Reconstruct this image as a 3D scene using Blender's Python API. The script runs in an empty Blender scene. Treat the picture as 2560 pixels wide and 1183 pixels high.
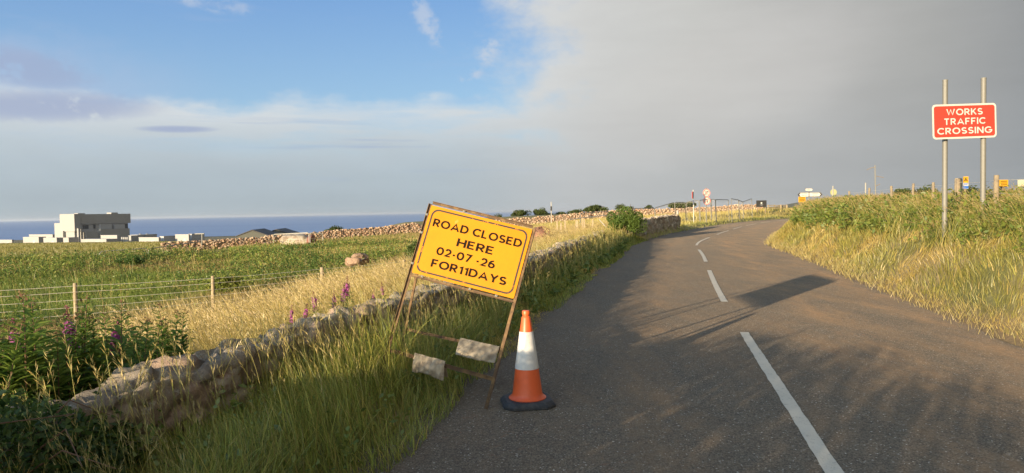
import bpy, math, random
import numpy as np
from mathutils import Vector

# ------------------------------------------------------------------ camera
SC = bpy.context.scene
COL = SC.collection
F, CX, CY, H = 1775.0, 1280.0, 591.5, 1.57          # focal length and centre in photo pixels, eye height
_p, _r = math.radians(-2.02), math.radians(1.04)
FWD = np.array([0, math.cos(_p), math.sin(_p)])
_R0 = np.array([1.0, 0, 0]); _U0 = np.array([0, -math.sin(_p), math.cos(_p)])
RGT = _R0 * math.cos(_r) - _U0 * math.sin(_r)
UPV = _R0 * math.sin(_r) + _U0 * math.cos(_r)
CAM = np.array([0, 0, H])
cd = bpy.data.cameras.new('camera'); cam = bpy.data.objects.new('camera', cd); COL.objects.link(cam)
cd.sensor_fit = 'HORIZONTAL'; cd.sensor_width = 36.0; cd.lens = 36.0 * F / 2560
cd.clip_start = 0.05; cd.clip_end = 250000
from mathutils import Matrix
cam.matrix_world = Matrix(((RGT[0], UPV[0], -FWD[0], 0), (RGT[1], UPV[1], -FWD[1], 0), (RGT[2], UPV[2], -FWD[2], H), (0, 0, 0, 1)))
SC.camera = cam

# ------------------------------------------------------------------ light and exposure
SUN_AZ, SUN_EL = 36.5, 7.4          # the light travels towards +36.5 deg right of forward, 7.4 deg above horizon
SUN_STRENGTH, SKY_STRENGTH, EXPOSURE = 5.0, 0.10, 1.1
SC.view_settings.view_transform = 'Standard'; SC.view_settings.look = 'None'
SC.view_settings.exposure = EXPOSURE; SC.view_settings.gamma = 1.0
SC.view_settings.use_curve_mapping = False
ld = bpy.data.lights.new('sun', 'SUN'); sun = bpy.data.objects.new('sun', ld); COL.objects.link(sun)
ld.energy = SUN_STRENGTH; ld.angle = math.radians(0.5); ld.color = (1.0, 0.79, 0.52)
_a, _e = math.radians(SUN_AZ), math.radians(SUN_EL)
SUN_DIR = Vector((math.sin(_a) * math.cos(_e), math.cos(_a) * math.cos(_e), -math.sin(_e)))
sun.rotation_mode = 'QUATERNION'; sun.rotation_quaternion = SUN_DIR.to_track_quat('-Z', 'Y')
sun.location = (-30, -40, 20)

W = bpy.data.worlds.new('World'); SC.world = W; W.use_nodes = True


class NT:
    """terse node-tree writer"""
    def __init__(s, tree): s.t = tree; tree.nodes.clear()
    def n(s, typ, ins=None, **kw):
        nd = s.t.nodes.new(typ)
        for k, v in kw.items(): setattr(nd, k, v)
        for k, v in (ins or {}).items():
            sk = nd.inputs[k]
            if isinstance(v, bpy.types.NodeSocket): s.t.links.new(v, sk)
            else: sk.default_value = v
        return nd
    def m(s, op, a, b=0.0, c=0.0, clamp=False):
        return s.n('ShaderNodeMath', {0: a, 1: b, 2: c}, operation=op, use_clamp=clamp).outputs[0]
    def smooth(s, v, a, b):
        return s.n('ShaderNodeMapRange', {0: v, 1: a, 2: b, 3: 0.0, 4: 1.0}, interpolation_type='SMOOTHSTEP').outputs[0]
    def mix(s, f, a, b, blend='MIX'):
        nd = s.n('ShaderNodeMix', data_type='RGBA', blend_type=blend)
        for k, v in ((0, f), (6, a), (7, b)):
            if isinstance(v, bpy.types.NodeSocket): s.t.links.new(v, nd.inputs[k])
            else: nd.inputs[k].default_value = v if k == 0 else (*v[:3], 1)
        return nd.outputs[2]
    def noise(s, vec, scale, detail=4.0, rough=0.55, out=0):
        return s.n('ShaderNodeTexNoise', {'Vector': vec, 'Scale': scale, 'Detail': detail, 'Roughness': rough}).outputs[out]
    def ramp(s, fac, stops, interp='LINEAR'):
        nd = s.n('ShaderNodeValToRGB', {0: fac}); cr = nd.color_ramp; cr.interpolation = interp
        while len(cr.elements) < len(stops): cr.elements.new(0.5)
        for e, (p, c) in zip(cr.elements, stops):
            e.position = p; e.color = (*(c if hasattr(c, '__len__') else (c, c, c)), 1)
        return nd.outputs[0]


def lin(r, g, b):
    f = lambda v: (v / 255 / 12.92) if v / 255 <= 0.04045 else ((v / 255 + 0.055) / 1.055) ** 2.4
    return np.array([f(r), f(g), f(b)])


def build_sky():
    k = NT(W.node_tree)
    vec = k.n('ShaderNodeTexCoord').outputs['Generated']
    sep = k.n('ShaderNodeSeparateXYZ', {0: vec})
    X, Y, Z = sep.outputs
    el = k.m('MULTIPLY', k.m('ARCSINE', Z), 180 / math.pi)
    az = k.m('MULTIPLY', k.m('ARCTAN2', X, Y), 180 / math.pi)
    v1 = k.n('ShaderNodeCombineXYZ', {0: k.m('MULTIPLY', az, 0.10), 1: k.m('MULTIPLY', el, 0.22)}).outputs[0]
    v2 = k.n('ShaderNodeCombineXYZ', {0: k.m('MULTIPLY', az, 0.07), 1: k.m('MULTIPLY', el, 0.55), 2: 3.7}).outputs[0]
    v3 = k.n('ShaderNodeCombineXYZ', {0: k.m('MULTIPLY', az, 0.22), 1: k.m('MULTIPLY', el, 0.34), 2: 9.1}).outputs[0]
    n1 = k.noise(v1, 1.0, 7, 0.6)
    n2 = k.noise(v2, 1.0, 6, 0.6)
    n3 = k.noise(v3, 1.0, 8, 0.62)
    sc = 1.0 / SKY_STRENGTH / (2 ** EXPOSURE)
    C = lambda r, g, b: tuple(lin(r, g, b) * sc)
    sky = k.n('ShaderNodeTexSky', sky_type='NISHITA', sun_disc=False, sun_elevation=_e,
              sun_rotation=math.radians(SUN_AZ + 180), altitude=70, air_density=1.0, dust_density=0.4, ozone_density=2.0)
    blue_ramp = k.ramp(k.m('DIVIDE', el, 60.0), [(0.0, C(158, 186, 214)), (0.13, C(152, 190, 228)), (0.28, C(118, 164, 224)), (1.0, C(70, 112, 176))])
    blue = k.mix(0.30, blue_ramp, sky.outputs[0])
    # thin veils inside the blue
    veil = k.m('MULTIPLY', k.smooth(n2, 0.52, 0.78), 0.35)
    left_veil = k.m('MULTIPLY', k.m('MULTIPLY', k.smooth(az, -20.0, -34.0), k.smooth(k.m('ADD', el, k.m('MULTIPLY', k.m('SUBTRACT', n3, 0.5), 5.0)), 13.0, 9.5)), 0.6)
    blue = k.mix(k.m('MAXIMUM', veil, left_veil), blue, C(176, 192, 220))
    def puff(a0, e0, wa, we, rot, lo, hi):          # a tuft of thin cloud round one direction
        da, de = k.m('SUBTRACT', az, a0), k.m('SUBTRACT', el, e0); c_, s_ = math.cos(rot), math.sin(rot)
        p = k.m('DIVIDE', k.m('ADD', k.m('MULTIPLY', da, c_), k.m('MULTIPLY', de, s_)), wa); q = k.m('DIVIDE', k.m('SUBTRACT', k.m('MULTIPLY', de, c_), k.m('MULTIPLY', da, s_)), we)
        g_ = k.smooth(k.m('ADD', k.m('MULTIPLY', p, p), k.m('MULTIPLY', q, q)), 1.0, 0.0)
        return k.m('MULTIPLY', g_, k.smooth(k.m('ADD', n4, k.m('MULTIPLY', g_, 0.12)), lo, hi))
    v4 = k.n('ShaderNodeCombineXYZ', {0: k.m('MULTIPLY', az, 0.55), 1: k.m('MULTIPLY', el, 0.75), 2: 2.2}).outputs[0]
    n4 = k.noise(v4, 1.0, 8, 0.65)
    tufts = k.m('MAXIMUM', puff(-6.4, 14.8, 3.2, 1.2, -1.0, 0.50, 0.72), puff(-1.5, 12.6, 1.6, 1.4, 0.5, 0.50, 0.66))
    tufts = k.m('MAXIMUM', tufts, puff(-3.2, 10.9, 1.5, 0.9, 0.2, 0.52, 0.7))
    tufts = k.m('MAXIMUM', tufts, puff(-23.0, 15.6, 4.5, 1.0, -0.15, 0.50, 0.75))
    blue = k.mix(k.m('MULTIPLY', tufts, 0.65), blue, C(198, 208, 224))
    # the cloud sheet: right of centre, and a band low over the horizon
    right = k.smooth(k.m('ADD', az, k.m('MULTIPLY', k.m('SUBTRACT', n3, 0.5), 16.0)), -3.4, 5.6)
    wob = k.m('ADD', k.m('MULTIPLY', k.m('SUBTRACT', n1, 0.5), 4.2), k.m('MULTIPLY', k.m('SUBTRACT', n3, 0.5), 2.2))
    band = k.smooth(k.m('ADD', el, wob), 9.3, 7.7)
    band = k.m('MULTIPLY', band, k.m('SUBTRACT', 1.0, k.m('MULTIPLY', k.smooth(n2, 0.44, 0.66), k.m('MULTIPLY', k.smooth(el, 3.0, 6.5), 0.5))))
    haze = k.m('MULTIPLY', k.smooth(el, 7.0, 0.5), 0.94)
    mask = k.m('MAXIMUM', k.m('MAXIMUM', right, band), haze)
    left_c = k.ramp(k.m('DIVIDE', el, 12.0), [(0.0, C(170, 182, 189)), (0.25, C(177, 190, 198)), (0.45, C(190, 202, 210)), (0.62, C(209, 216, 221)), (0.8, C(220, 225, 228)), (1.0, C(208, 216, 224))])
    right_c = k.ramp(k.m('DIVIDE', k.m('ADD', az, 6.0), 60.0), [(0.0, C(211, 215, 217)), (0.16, C(212, 213, 212)), (0.34, C(198, 198, 195)), (0.5, C(186, 186, 184)), (0.6, C(172, 173, 171)), (0.72, C(149, 152, 154)), (1.0, C(128, 134, 140))])
    low = k.smooth(el, 11.0, 1.0)
    right_c = k.mix(k.m('MULTIPLY', low, 0.42), right_c, C(156, 163, 168))
    glow_d = k.m('ADD', k.m('POWER', k.m('DIVIDE', k.m('SUBTRACT', k.m('ADD', az, k.m('MULTIPLY', el, -0.9)), 8.0), 9.0), 2.0), k.m('POWER', k.m('DIVIDE', k.m('SUBTRACT', el, 9.0), 5.5), 2.0))
    right_c = k.mix(k.m('MULTIPLY', k.smooth(glow_d, 1.6, 0.0), 0.45), right_c, C(207, 205, 202))
    cloud = k.mix(k.smooth(az, -8.0, 7.0), left_c, right_c)
    tone = k.m('ADD', 0.86, k.m('ADD', k.m('MULTIPLY', n2, 0.12), k.m('MULTIPLY', n1, 0.17)))
    cloud = k.mix(1.0, cloud, k.n('ShaderNodeCombineColor', {0: tone, 1: tone, 2: tone}).outputs[0], 'MULTIPLY')
    streak = k.m('MULTIPLY', k.m('MULTIPLY', k.smooth(k.noise(k.n('ShaderNodeCombineXYZ', {0: k.m('MULTIPLY', az, 0.05), 1: k.m('MULTIPLY', el, 1.1), 2: 5.5}).outputs[0], 1.0, 5, 0.6), 0.56, 0.72), k.smooth(el, 1.5, 3.5)), k.m('MULTIPLY', k.smooth(el, 11.0, 6.0), 0.5))
    cloud = k.mix(k.m('MULTIPLY', streak, k.smooth(az, 6.0, -6.0)), cloud, C(160, 178, 208))
    grey = k.m('MAXIMUM', puff(-33.0, 7.6, 8.5, 1.3, 0.05, 0.40, 0.60), puff(-25.0, 6.4, 3.2, 0.32, 0.02, 0.30, 0.5))
    grey = k.m('MAXIMUM', grey, k.m('MULTIPLY', puff(-34.0, 10.0, 5.0, 1.6, -0.1, 0.42, 0.62), 0.8))
    col = k.mix(mask, blue, cloud)
    col = k.mix(k.m('MULTIPLY', grey, 0.8), col, C(160, 174, 204))
    # sky round the sun, behind the viewer: brightened and warmed as added fill
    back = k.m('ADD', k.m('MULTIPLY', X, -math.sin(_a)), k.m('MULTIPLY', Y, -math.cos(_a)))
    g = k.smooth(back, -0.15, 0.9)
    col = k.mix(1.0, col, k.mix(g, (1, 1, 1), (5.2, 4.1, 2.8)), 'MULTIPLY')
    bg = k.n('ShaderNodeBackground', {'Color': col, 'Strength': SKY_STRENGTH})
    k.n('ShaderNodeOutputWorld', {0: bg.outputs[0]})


build_sky()
try:
    W.cycles.sampling_method = 'MANUAL'; W.cycles.sample_map_resolution = 512
except Exception:
    pass

# ------------------------------------------------------------------ helpers
rng = np.random.default_rng(7)
random.seed(7)


def ray(px, py):
    v = FWD + RGT * (px - CX) / F + UPV * (CY - py) / F
    return v / v[1]


def at(px, py, Y):                       # a point at depth Y that the photo shows at (px, py)
    return CAM + ray(px, py) * Y


def ground(px, py, z=0.0):
    v = ray(px, py)
    return CAM + v * ((z - H) / v[2])


def tag(o, label=None, cat=None, group=None, kind=None):
    if label: o['label'] = label
    if cat: o['category'] = cat
    if group: o['group'] = group
    if kind: o['kind'] = kind
    return o


def empty(name, loc, label=None, cat=None, group=None):
    o = bpy.data.objects.new(name, None); COL.objects.link(o)
    o.location = Vector([float(v) for v in loc]); o.empty_display_size = 0.1
    return tag(o, label, cat, group)


def off_of(p):
    v = Vector((0, 0, 0))
    while p is not None:
        v += p.location; p = p.parent
    return v


class MB:
    """collects shapes in world coordinates and links them as ONE mesh object"""
    def __init__(s): s.v = []; s.f = []; s.mi = []; s.cur = 0
    def add(s, vs, fs):
        b = len(s.v); s.v += [tuple(float(c) for c in v) for v in vs]
        s.f += [tuple(i + b for i in f) for f in fs]; s.mi += [s.cur] * len(fs); return s
    def hexa(s, p):                     # 8 points: bottom 4 ccw, top 4 ccw
        return s.add(p, [(0, 3, 2, 1), (4, 5, 6, 7), (0, 1, 5, 4), (1, 2, 6, 5), (2, 3, 7, 6), (3, 0, 4, 7)])
    def box(s, c, sz, ex=(1, 0, 0), ey=(0, 1, 0), ez=(0, 0, 1)):   # centre, full sizes, axes
        c, ex, ey, ez = (np.array(q, float) for q in (c, ex, ey, ez))
        h = np.array(sz) / 2; P = []
        for z in (-1, 1):
            for x, y in ((-1, -1), (1, -1), (1, 1), (-1, 1)):
                P.append(c + ex * x * h[0] + ey * y * h[1] + ez * z * h[2])
        return s.hexa(P)
    def tube(s, pts, rad, n=8, cap=True):
        pts = [np.array(p, float) for p in pts]; rad = rad if hasattr(rad, '__len__') else [rad] * len(pts)
        vs, fs = [], []; prev = None
        for i, p in enumerate(pts):
            d = pts[min(i + 1, len(pts) - 1)] - pts[max(i - 1, 0)]; d = d / (np.linalg.norm(d) + 1e-12)
            a = np.array([0, 0, 1.0]) if prev is None else prev
            if prev is None and abs(d[2]) > 0.9: a = np.array([1.0, 0, 0])
            x = a - d * (a @ d); x /= np.linalg.norm(x) + 1e-12; y = np.cross(d, x); prev = x
            for j in range(n):
                t = 2 * math.pi * j / n; vs.append(p + rad[i] * (math.cos(t) * x + math.sin(t) * y))
        for i in range(len(pts) - 1):
            for j in range(n):
                a, b = i * n + j, i * n + (j + 1) % n; fs.append((a, b, b + n, a + n))
        if cap:
            fs.append(tuple(reversed(range(n)))); fs.append(tuple(range((len(pts) - 1) * n, len(pts) * n)))
        return s.add(vs, fs)
    def lathe(s, c, prof, n=32, ex=(1, 0, 0), ey=(0, 1, 0), ez=(0, 0, 1)):      # prof: (r, z)
        c, ex, ey, ez = (np.array(q, float) for q in (c, ex, ey, ez)); vs, fs = [], []
        for r, z in prof:
            for j in range(n):
                t = 2 * math.pi * j / n; vs.append(c + ex * r * math.cos(t) + ey * r * math.sin(t) + ez * z)
        for i in range(len(prof) - 1):
            for j in range(n):
                a, b = i * n + j, i * n + (j + 1) % n; fs.append((a, b, b + n, a + n))
        fs.append(tuple(reversed(range(n)))); fs.append(tuple(range((len(prof) - 1) * n, len(prof) * n)))
        return s.add(vs, fs)
    def prism(s, outline, c, ex, ey, en, depth):      # outline in (ex, ey), extruded from c along en by depth
        c, ex, ey, en = (np.array(q, float) for q in (c, ex, ey, en)); n = len(outline)
        a = [c + ex * u + ey * v for u, v in outline]; b = [q + en * depth for q in a]
        fs = [tuple(reversed(range(n))), tuple(range(n, 2 * n))] + [(i, (i + 1) % n, (i + 1) % n + n, i + n) for i in range(n)]
        return s.add(a + b, fs)
    def ring(s, outer, inner, c, ex, ey, en, depth):  # a band between two outlines of equal length
        c, ex, ey, en = (np.array(q, float) for q in (c, ex, ey, en)); n = len(outer); vs = []
        for k in (0, depth):
            vs += [c + ex * u + ey * v + en * k for u, v in outer] + [c + ex * u + ey * v + en * k for u, v in inner]
        fs = []
        for i in range(n):
            j = (i + 1) % n
            fs += [(i, n + i, n + j, j), (2 * n + i, 2 * n + j, 3 * n + j, 3 * n + i), (i, j, 2 * n + j, 2 * n + i), (n + i, 3 * n + i, 3 * n + j, n + j)]
        return s.add(vs, fs)
    def build(s, name, mat, parent=None, smooth=False, bevel=0.0):
        off = off_of(parent); me = bpy.data.meshes.new(name)
        me.from_pydata([(v[0] - off[0], v[1] - off[1], v[2] - off[2]) for v in s.v], [], s.f)
        for m_ in (mat if isinstance(mat, (list, tuple)) else [mat]): me.materials.append(m_)
        if any(s.mi): me.polygons.foreach_set('material_index', s.mi)
        import bmesh
        bm = bmesh.new(); bm.from_mesh(me); bmesh.ops.recalc_face_normals(bm, faces=bm.faces)
        if bevel > 0:
            bmesh.ops.remove_doubles(bm, verts=bm.verts, dist=1e-6)
            ed = [e for e in bm.edges if len(e.link_faces) == 2 and e.calc_face_angle(0) > 0.5]
            bmesh.ops.bevel(bm, geom=ed, offset=bevel, segments=2, affect='EDGES', profile=0.5)
        bm.to_mesh(me); bm.free()
        if smooth:
            me.polygons.foreach_set('use_smooth', [True] * len(me.polygons))
            try: me.set_sharp_from_angle(angle=math.radians(38))
            except Exception: pass
        me.update()
        o = bpy.data.objects.new(name, me); COL.objects.link(o)
        if parent is not None: o.parent = parent
        return o


def rrect(w, h, r, n=6):
    o = []
    for cx, cy, a0 in ((w / 2 - r, h / 2 - r, 0), (-w / 2 + r, h / 2 - r, 90), (-w / 2 + r, -h / 2 + r, 180), (w / 2 - r, -h / 2 + r, 270)):
        for i in range(n + 1):
            a = math.radians(a0 + 90 * i / n); o.append((cx + r * math.cos(a), cy + r * math.sin(a)))
    return o


class Acc:
    """big numpy mesh with one colour per vertex"""
    def __init__(s): s.v = []; s.c = []; s.q = []; s.t = []; s.n = 0
    def add(s, V, C, quads=None, tris=None):
        if len(V) == 0: return
        s.v.append(V); s.c.append(C)
        if quads is not None and len(quads): s.q.append(quads + s.n)
        if tris is not None and len(tris): s.t.append(tris + s.n)
        s.n += len(V)
    def build(s, name, mat, parent=None, smooth=False):
        off = np.array(off_of(parent)); V = np.concatenate(s.v) - off; C = np.concatenate(s.c)
        Q = np.concatenate(s.q) if s.q else np.zeros((0, 4), int); T = np.concatenate(s.t) if s.t else np.zeros((0, 3), int)
        me = bpy.data.meshes.new(name); me.vertices.add(len(V)); me.vertices.foreach_set('co', V.astype(np.float32).ravel())
        loops = np.concatenate([Q.ravel(), T.ravel()]).astype(np.int32)
        me.loops.add(len(loops)); me.loops.foreach_set('vertex_index', loops)
        tot = np.concatenate([np.full(len(Q), 4), np.full(len(T), 3)]).astype(np.int32)
        st = np.concatenate([[0], np.cumsum(tot)[:-1]]).astype(np.int32)
        me.polygons.add(len(tot)); me.polygons.foreach_set('loop_start', st); me.polygons.foreach_set('loop_total', tot)
        if smooth: me.polygons.foreach_set('use_smooth', np.ones(len(tot), bool))
        at_ = me.color_attributes.new('tint', 'FLOAT_COLOR', 'POINT')
        at_.data.foreach_set('color', np.concatenate([C, np.ones((len(C), 1))], 1).astype(np.float32).ravel())
        me.materials.append(mat); me.update(calc_edges=True)
        o = bpy.data.objects.new(name, me); COL.objects.link(o)
        if parent is not None: o.parent = parent
        return o


_lat = np.random.default_rng(99).random((256, 256))
def vnoise(x, y, octv=3):
    x = np.asarray(x, float); y = np.asarray(y, float); s = 0; a = 1.0; tot = 0
    for o in range(octv):
        xi = np.floor(x).astype(int); yi = np.floor(y).astype(int); fx = x - xi; fy = y - yi
        fx = fx * fx * (3 - 2 * fx); fy = fy * fy * (3 - 2 * fy)
        g = lambda i, j: _lat[(i + 37 * o) & 255, (j + 91 * o) & 255]
        s = s + a * ((g(xi, yi) * (1 - fx) + g(xi + 1, yi) * fx) * (1 - fy) + (g(xi, yi + 1) * (1 - fx) + g(xi + 1, yi + 1) * fx) * fy)
        tot += a; a *= 0.5; x = x * 2.03; y = y * 2.03
    return s / tot


def sstep(x, a, b):
    t = np.clip((np.asarray(x, float) - a) / (b - a), 0, 1); return t * t * (3 - 2 * t)


# ------------------------------------------------------------------ materials
def new_mat(name):
    m = bpy.data.materials.new(name); m.use_nodes = True; return m, NT(m.node_tree)


def mat_pbr(name, col, rough=0.6, metal=0.0, var=0.0, vscale=8.0, col2=None, bump=0.0, bscale=60.0, thr=(0.45, 0.62), spec=0.5):
    m, k = new_mat(name)
    P = k.n('ShaderNodeTexCoord').outputs['Object']
    c = col
    if col2 is not None:
        c = k.mix(k.smooth(k.noise(P, vscale, 6, 0.65), *thr), col, col2)
    if var > 0:
        t = k.m('ADD', 1 - var, k.m('MULTIPLY', k.noise(P, vscale * 2.3, 5, 0.6), 2 * var))
        c = k.mix(1.0, c, k.n('ShaderNodeCombineColor', {0: t, 1: t, 2: t}).outputs[0], 'MULTIPLY')
    b = k.n('ShaderNodeBsdfPrincipled', {'Roughness': rough, 'Metallic': metal, 'Specular IOR Level': spec})
    if isinstance(c, bpy.types.NodeSocket): k.t.links.new(c, b.inputs['Base Color'])
    else: b.inputs['Base Color'].default_value = (*c, 1)
    if bump > 0:
        bp = k.n('ShaderNodeBump', {'Height': k.noise(P, bscale, 6, 0.6), 'Strength': 0.8, 'Distance': bump})
        k.t.links.new(bp.outputs[0], b.inputs['Normal'])
    k.n('ShaderNodeOutputMaterial', {0: b.outputs[0]})
    return m


def mat_leaf(name, transl=0.35, gloss=0.0, var=0.12):
    m, k = new_mat(name)
    a = k.n('ShaderNodeVertexColor', layer_name='tint').outputs[0]
    d = k.n('ShaderNodeBsdfDiffuse', {'Color': a})
    t = k.n('ShaderNodeBsdfTranslucent', {'Color': a})
    s = k.n('ShaderNodeMixShader', {0: transl, 1: d.outputs[0], 2: t.outputs[0]})
    if gloss > 0:
        g = k.n('ShaderNodeBsdfGlossy', {'Color': (1, 1, 1, 1), 'Roughness': 0.45})
        s = k.n('ShaderNodeMixShader', {0: gloss, 1: s.outputs[0], 2: g.outputs[0]})
    k.n('ShaderNodeOutputMaterial', {0: s.outputs[0]})
    return m


M = {}
M['grass'] = mat_leaf('grass_blades', 0.38, 0.03)
M['leaf'] = mat_leaf('leaf', 0.42, 0.02)
M['petal'] = mat_leaf('petal', 0.35)
M['far_leaf'] = mat_leaf('far_foliage', 0.2)
M['steel_grey'] = mat_pbr('galvanised_steel', (0.17, 0.165, 0.145), 0.6, 0.2, 0.16, 9.0, bump=0.0008)
M['pale_tube'] = mat_pbr('pale_zinc_tube', (0.30, 0.29, 0.26), 0.5, 0.2, 0.12, 5.0)
M['rust'] = mat_pbr('rusty_angle_iron', (0.095, 0.055, 0.028), 0.8, 0.1, 0.2, 14.0, (0.18, 0.11, 0.048), 0.001, 120)
M['wood'] = mat_pbr('weathered_wood', (0.36, 0.28, 0.17), 0.85, 0, 0.2, 12.0, (0.26, 0.21, 0.14), 0.002, 60)
M['wood_post'] = mat_pbr('grey_brown_post', (0.22, 0.175, 0.115), 0.9, 0, 0.25, 12.0, (0.16, 0.13, 0.095), 0.002, 60)
M['wood_dark'] = mat_pbr('dark_weathered_wood', (0.21, 0.16, 0.11), 0.9, 0, 0.2, 12.0, bump=0.002)
M['wire'] = mat_pbr('fence_wire', (0.60, 0.56, 0.46), 0.6, 0.0)
M['black_text'] = mat_pbr('black_vinyl', (0.013, 0.008, 0.005), 0.8, 0, 0.3, 60.0, (0.08, 0.04, 0.01), thr=(0.68, 0.82), spec=.1)
M['white_paint'] = mat_pbr('white_sheeting', (0.46, 0.45, 0.42), 0.5, spec=.2)
M['sign_red'] = mat_pbr('red_sheeting', (0.50, 0.045, 0.030), 0.5, 0, 0.05, 3.0, spec=.2)
M['stone'] = None
M['rubber'] = mat_pbr('recycled_rubber', (0.026, 0.028, 0.032), 0.72, 0, 0.35, 20.0, (0.05, 0.047, 0.047), 0.0003, 90)
M['cloth'] = mat_pbr('sandbag_cloth', (0.35, 0.295, 0.215), 0.95, 0, 0.15, 14.0, (0.24, 0.195, 0.14), 0.0008, 400)
M['dark_metal'] = mat_pbr('dark_metal', (0.05, 0.05, 0.055), 0.5, 0.3)
M['bldg_white'] = mat_pbr('white_cladding', (0.29, 0.285, 0.275), 0.7, 0, 0.03, 0.05)
M['bldg_grey'] = mat_pbr('grey_cladding', (0.36, 0.36, 0.365), 0.7, 0, 0.04, 0.05)
M['bldg_dark'] = mat_pbr('dark_cladding', (0.30, 0.29, 0.28), 0.7, 0, 0.12, 0.08)
M['bldg_open'] = mat_pbr('dark_opening', (0.05, 0.05, 0.055), 0.7)
M['shed'] = mat_pbr('shed_cladding', (0.085, 0.088, 0.075), 0.8, 0, 0.06, 0.3)
M['shed_roof'] = mat_pbr('shed_roof', (0.075, 0.07, 0.068), 0.8, 0, 0.06, 0.3)
M['bark'] = mat_pbr('bark', (0.10, 0.08, 0.055), 0.9, 0, 0.2, 6.0)
M['yellow_small'] = mat_pbr('yellow_sheeting', (0.48, 0.25, 0.008), 0.5)
M['blue_small'] = mat_pbr('blue_sheeting', (0.03, 0.12, 0.42), 0.5)
M['board_black'] = mat_pbr('black_board', (0.018, 0.018, 0.018), 0.6)
M['red_brown'] = mat_pbr('red_brown_sheet', (0.26, 0.10, 0.07), 0.85, 0, 0.15, 3.0)
M['tarp'] = mat_pbr('weathered_sheet', (0.40, 0.34, 0.26), 0.85, 0, 0.2, 2.0, (0.24, 0.18, 0.13))
M['dark_blue'] = mat_pbr('dark_blue_paint', (0.03, 0.05, 0.11), 0.5)
M['paint_stem'] = mat_pbr('stem', (0.16, 0.09, 0.05), 0.8)


def mat_yellow():
    m, k = new_mat('yellow_sign_face')
    P = k.n('ShaderNodeTexCoord').outputs['Object']
    c = k.mix(k.smooth(k.noise(P, 5.0, 5, 0.6), 0.35, 0.7), (0.50, 0.196, 0.004), (0.46, 0.178, 0.004))
    c = k.mix(k.m('MULTIPLY', k.smooth(k.noise(P, 38.0, 6, 0.75), 0.70, 0.78), 0.8), c, (0.30, 0.16, 0.05))
    c = k.mix(k.m('MULTIPLY', k.smooth(k.noise(P, 11.0, 3, 0.5), 0.70, 0.76), 0.5), c, (0.54, 0.30, 0.07))
    b = k.n('ShaderNodeBsdfPrincipled', {'Base Color': c, 'Roughness': 0.55, 'Specular IOR Level': 0.12})
    k.n('ShaderNodeOutputMaterial', {0: b.outputs[0]})
    return m
M['yellow'] = mat_yellow()


def mat_border():
    m, k = new_mat('worn_black_border')
    P = k.n('ShaderNodeTexCoord').outputs['Object']
    n = k.noise(P, 16.0, 7, 0.75)
    c = k.mix(k.smooth(n, 0.55, 0.64), (0.02, 0.012, 0.008), (0.48, 0.18, 0.005))
    b = k.n('ShaderNodeBsdfPrincipled', {'Base Color': c, 'Roughness': 0.7})
    k.n('ShaderNodeOutputMaterial', {0: b.outputs[0]})
    return m
M['border'] = mat_border()


def mat_asphalt():
    m, k = new_mat('asphalt')
    P = k.n('ShaderNodeTexCoord').outputs['Object']
    A = k.n('ShaderNodeVertexColor', layer_name='tint').outputs[0]            # r: mud amount, g: gravelly edge
    sp = k.n('ShaderNodeSeparateColor', {0: A})
    vo = k.n('ShaderNodeTexVoronoi', {'Vector': P, 'Scale': 115.0}, feature='F1')
    vo2 = k.n('ShaderNodeTexVoronoi', {'Vector': P, 'Scale': 38.0}, feature='F1')
    chip = k.n('ShaderNodeSeparateColor', {0: vo.outputs['Color']})
    base = k.ramp(chip.outputs[0], [(0.0, (0.050, 0.041, 0.032)), (0.55, (0.113, 0.093, 0.070)), (0.93, (0.160, 0.132, 0.100)), (0.985, (0.22, 0.20, 0.165)), (1.0, (0.50, 0.47, 0.42))])
    big = k.noise(P, 0.7, 5, 0.6)
    patch = k.m('ADD', 0.74, k.m('ADD', k.m('MULTIPLY', big, 0.40), k.m('MULTIPLY', k.noise(P, 16.0, 4, 0.7), 0.36)))
    base = k.mix(1.0, base, k.n('ShaderNodeCombineColor', {0: patch, 1: patch, 2: patch}).outputs[0], 'MULTIPLY')
    mud_n = k.m('ADD', k.m('MULTIPLY', k.noise(k.n('ShaderNodeMapping', {'Vector': P, 'Rotation': (0, 0, 0.24), 'Scale': (1.5, 0.35, 1.0)}).outputs[0], 1.3, 7, 0.72), 0.9), k.m('MULTIPLY', k.noise(P, 14.0, 5, 0.75), 0.40))
    mud = k.m('MULTIPLY', k.smooth(mud_n, 0.48, 0.95), sp.outputs[0])
    base = k.mix(k.m('MULTIPLY', mud, 1.0, clamp=True), base, (0.31, 0.190, 0.098))
    spv = k.n('ShaderNodeTexVoronoi', {'Vector': k.n('ShaderNodeVectorMath', {0: P, 1: k.noise(P, 8.0, 3, 0.6, 1)}, operation='ADD').outputs[0], 'Scale': 2.6}, feature='F1')
    clod = k.m('MULTIPLY', k.smooth(spv.outputs['Distance'], 0.20, 0.13), k.smooth(k.noise(P, 0.35, 2), 0.50, 0.60))
    base = k.mix(k.m('MULTIPLY', clod, 0.75), base, (0.20, 0.115, 0.072))
    hgt = k.m('ADD', k.m('MULTIPLY', k.m('SUBTRACT', 1.0, vo.outputs['Distance']), 0.5), k.m('MULTIPLY', k.m('SUBTRACT', 1.0, vo2.outputs['Distance']), 0.35))
    hgt = k.m('ADD', hgt, k.m('MULTIPLY', k.noise(P, 5.0, 5, 0.6), 0.9))
    bp = k.n('ShaderNodeBump', {'Height': hgt, 'Strength': 1.0, 'Distance': 0.016})
    b = k.n('ShaderNodeBsdfPrincipled', {'Base Color': base, 'Roughness': 0.85, 'Diffuse Roughness': 1.0, 'Specular IOR Level': 0.3, 'Normal': bp.outputs[0]})
    k.n('ShaderNodeOutputMaterial', {0: b.outputs[0]})
    return m
M['asphalt'] = mat_asphalt()


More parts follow.
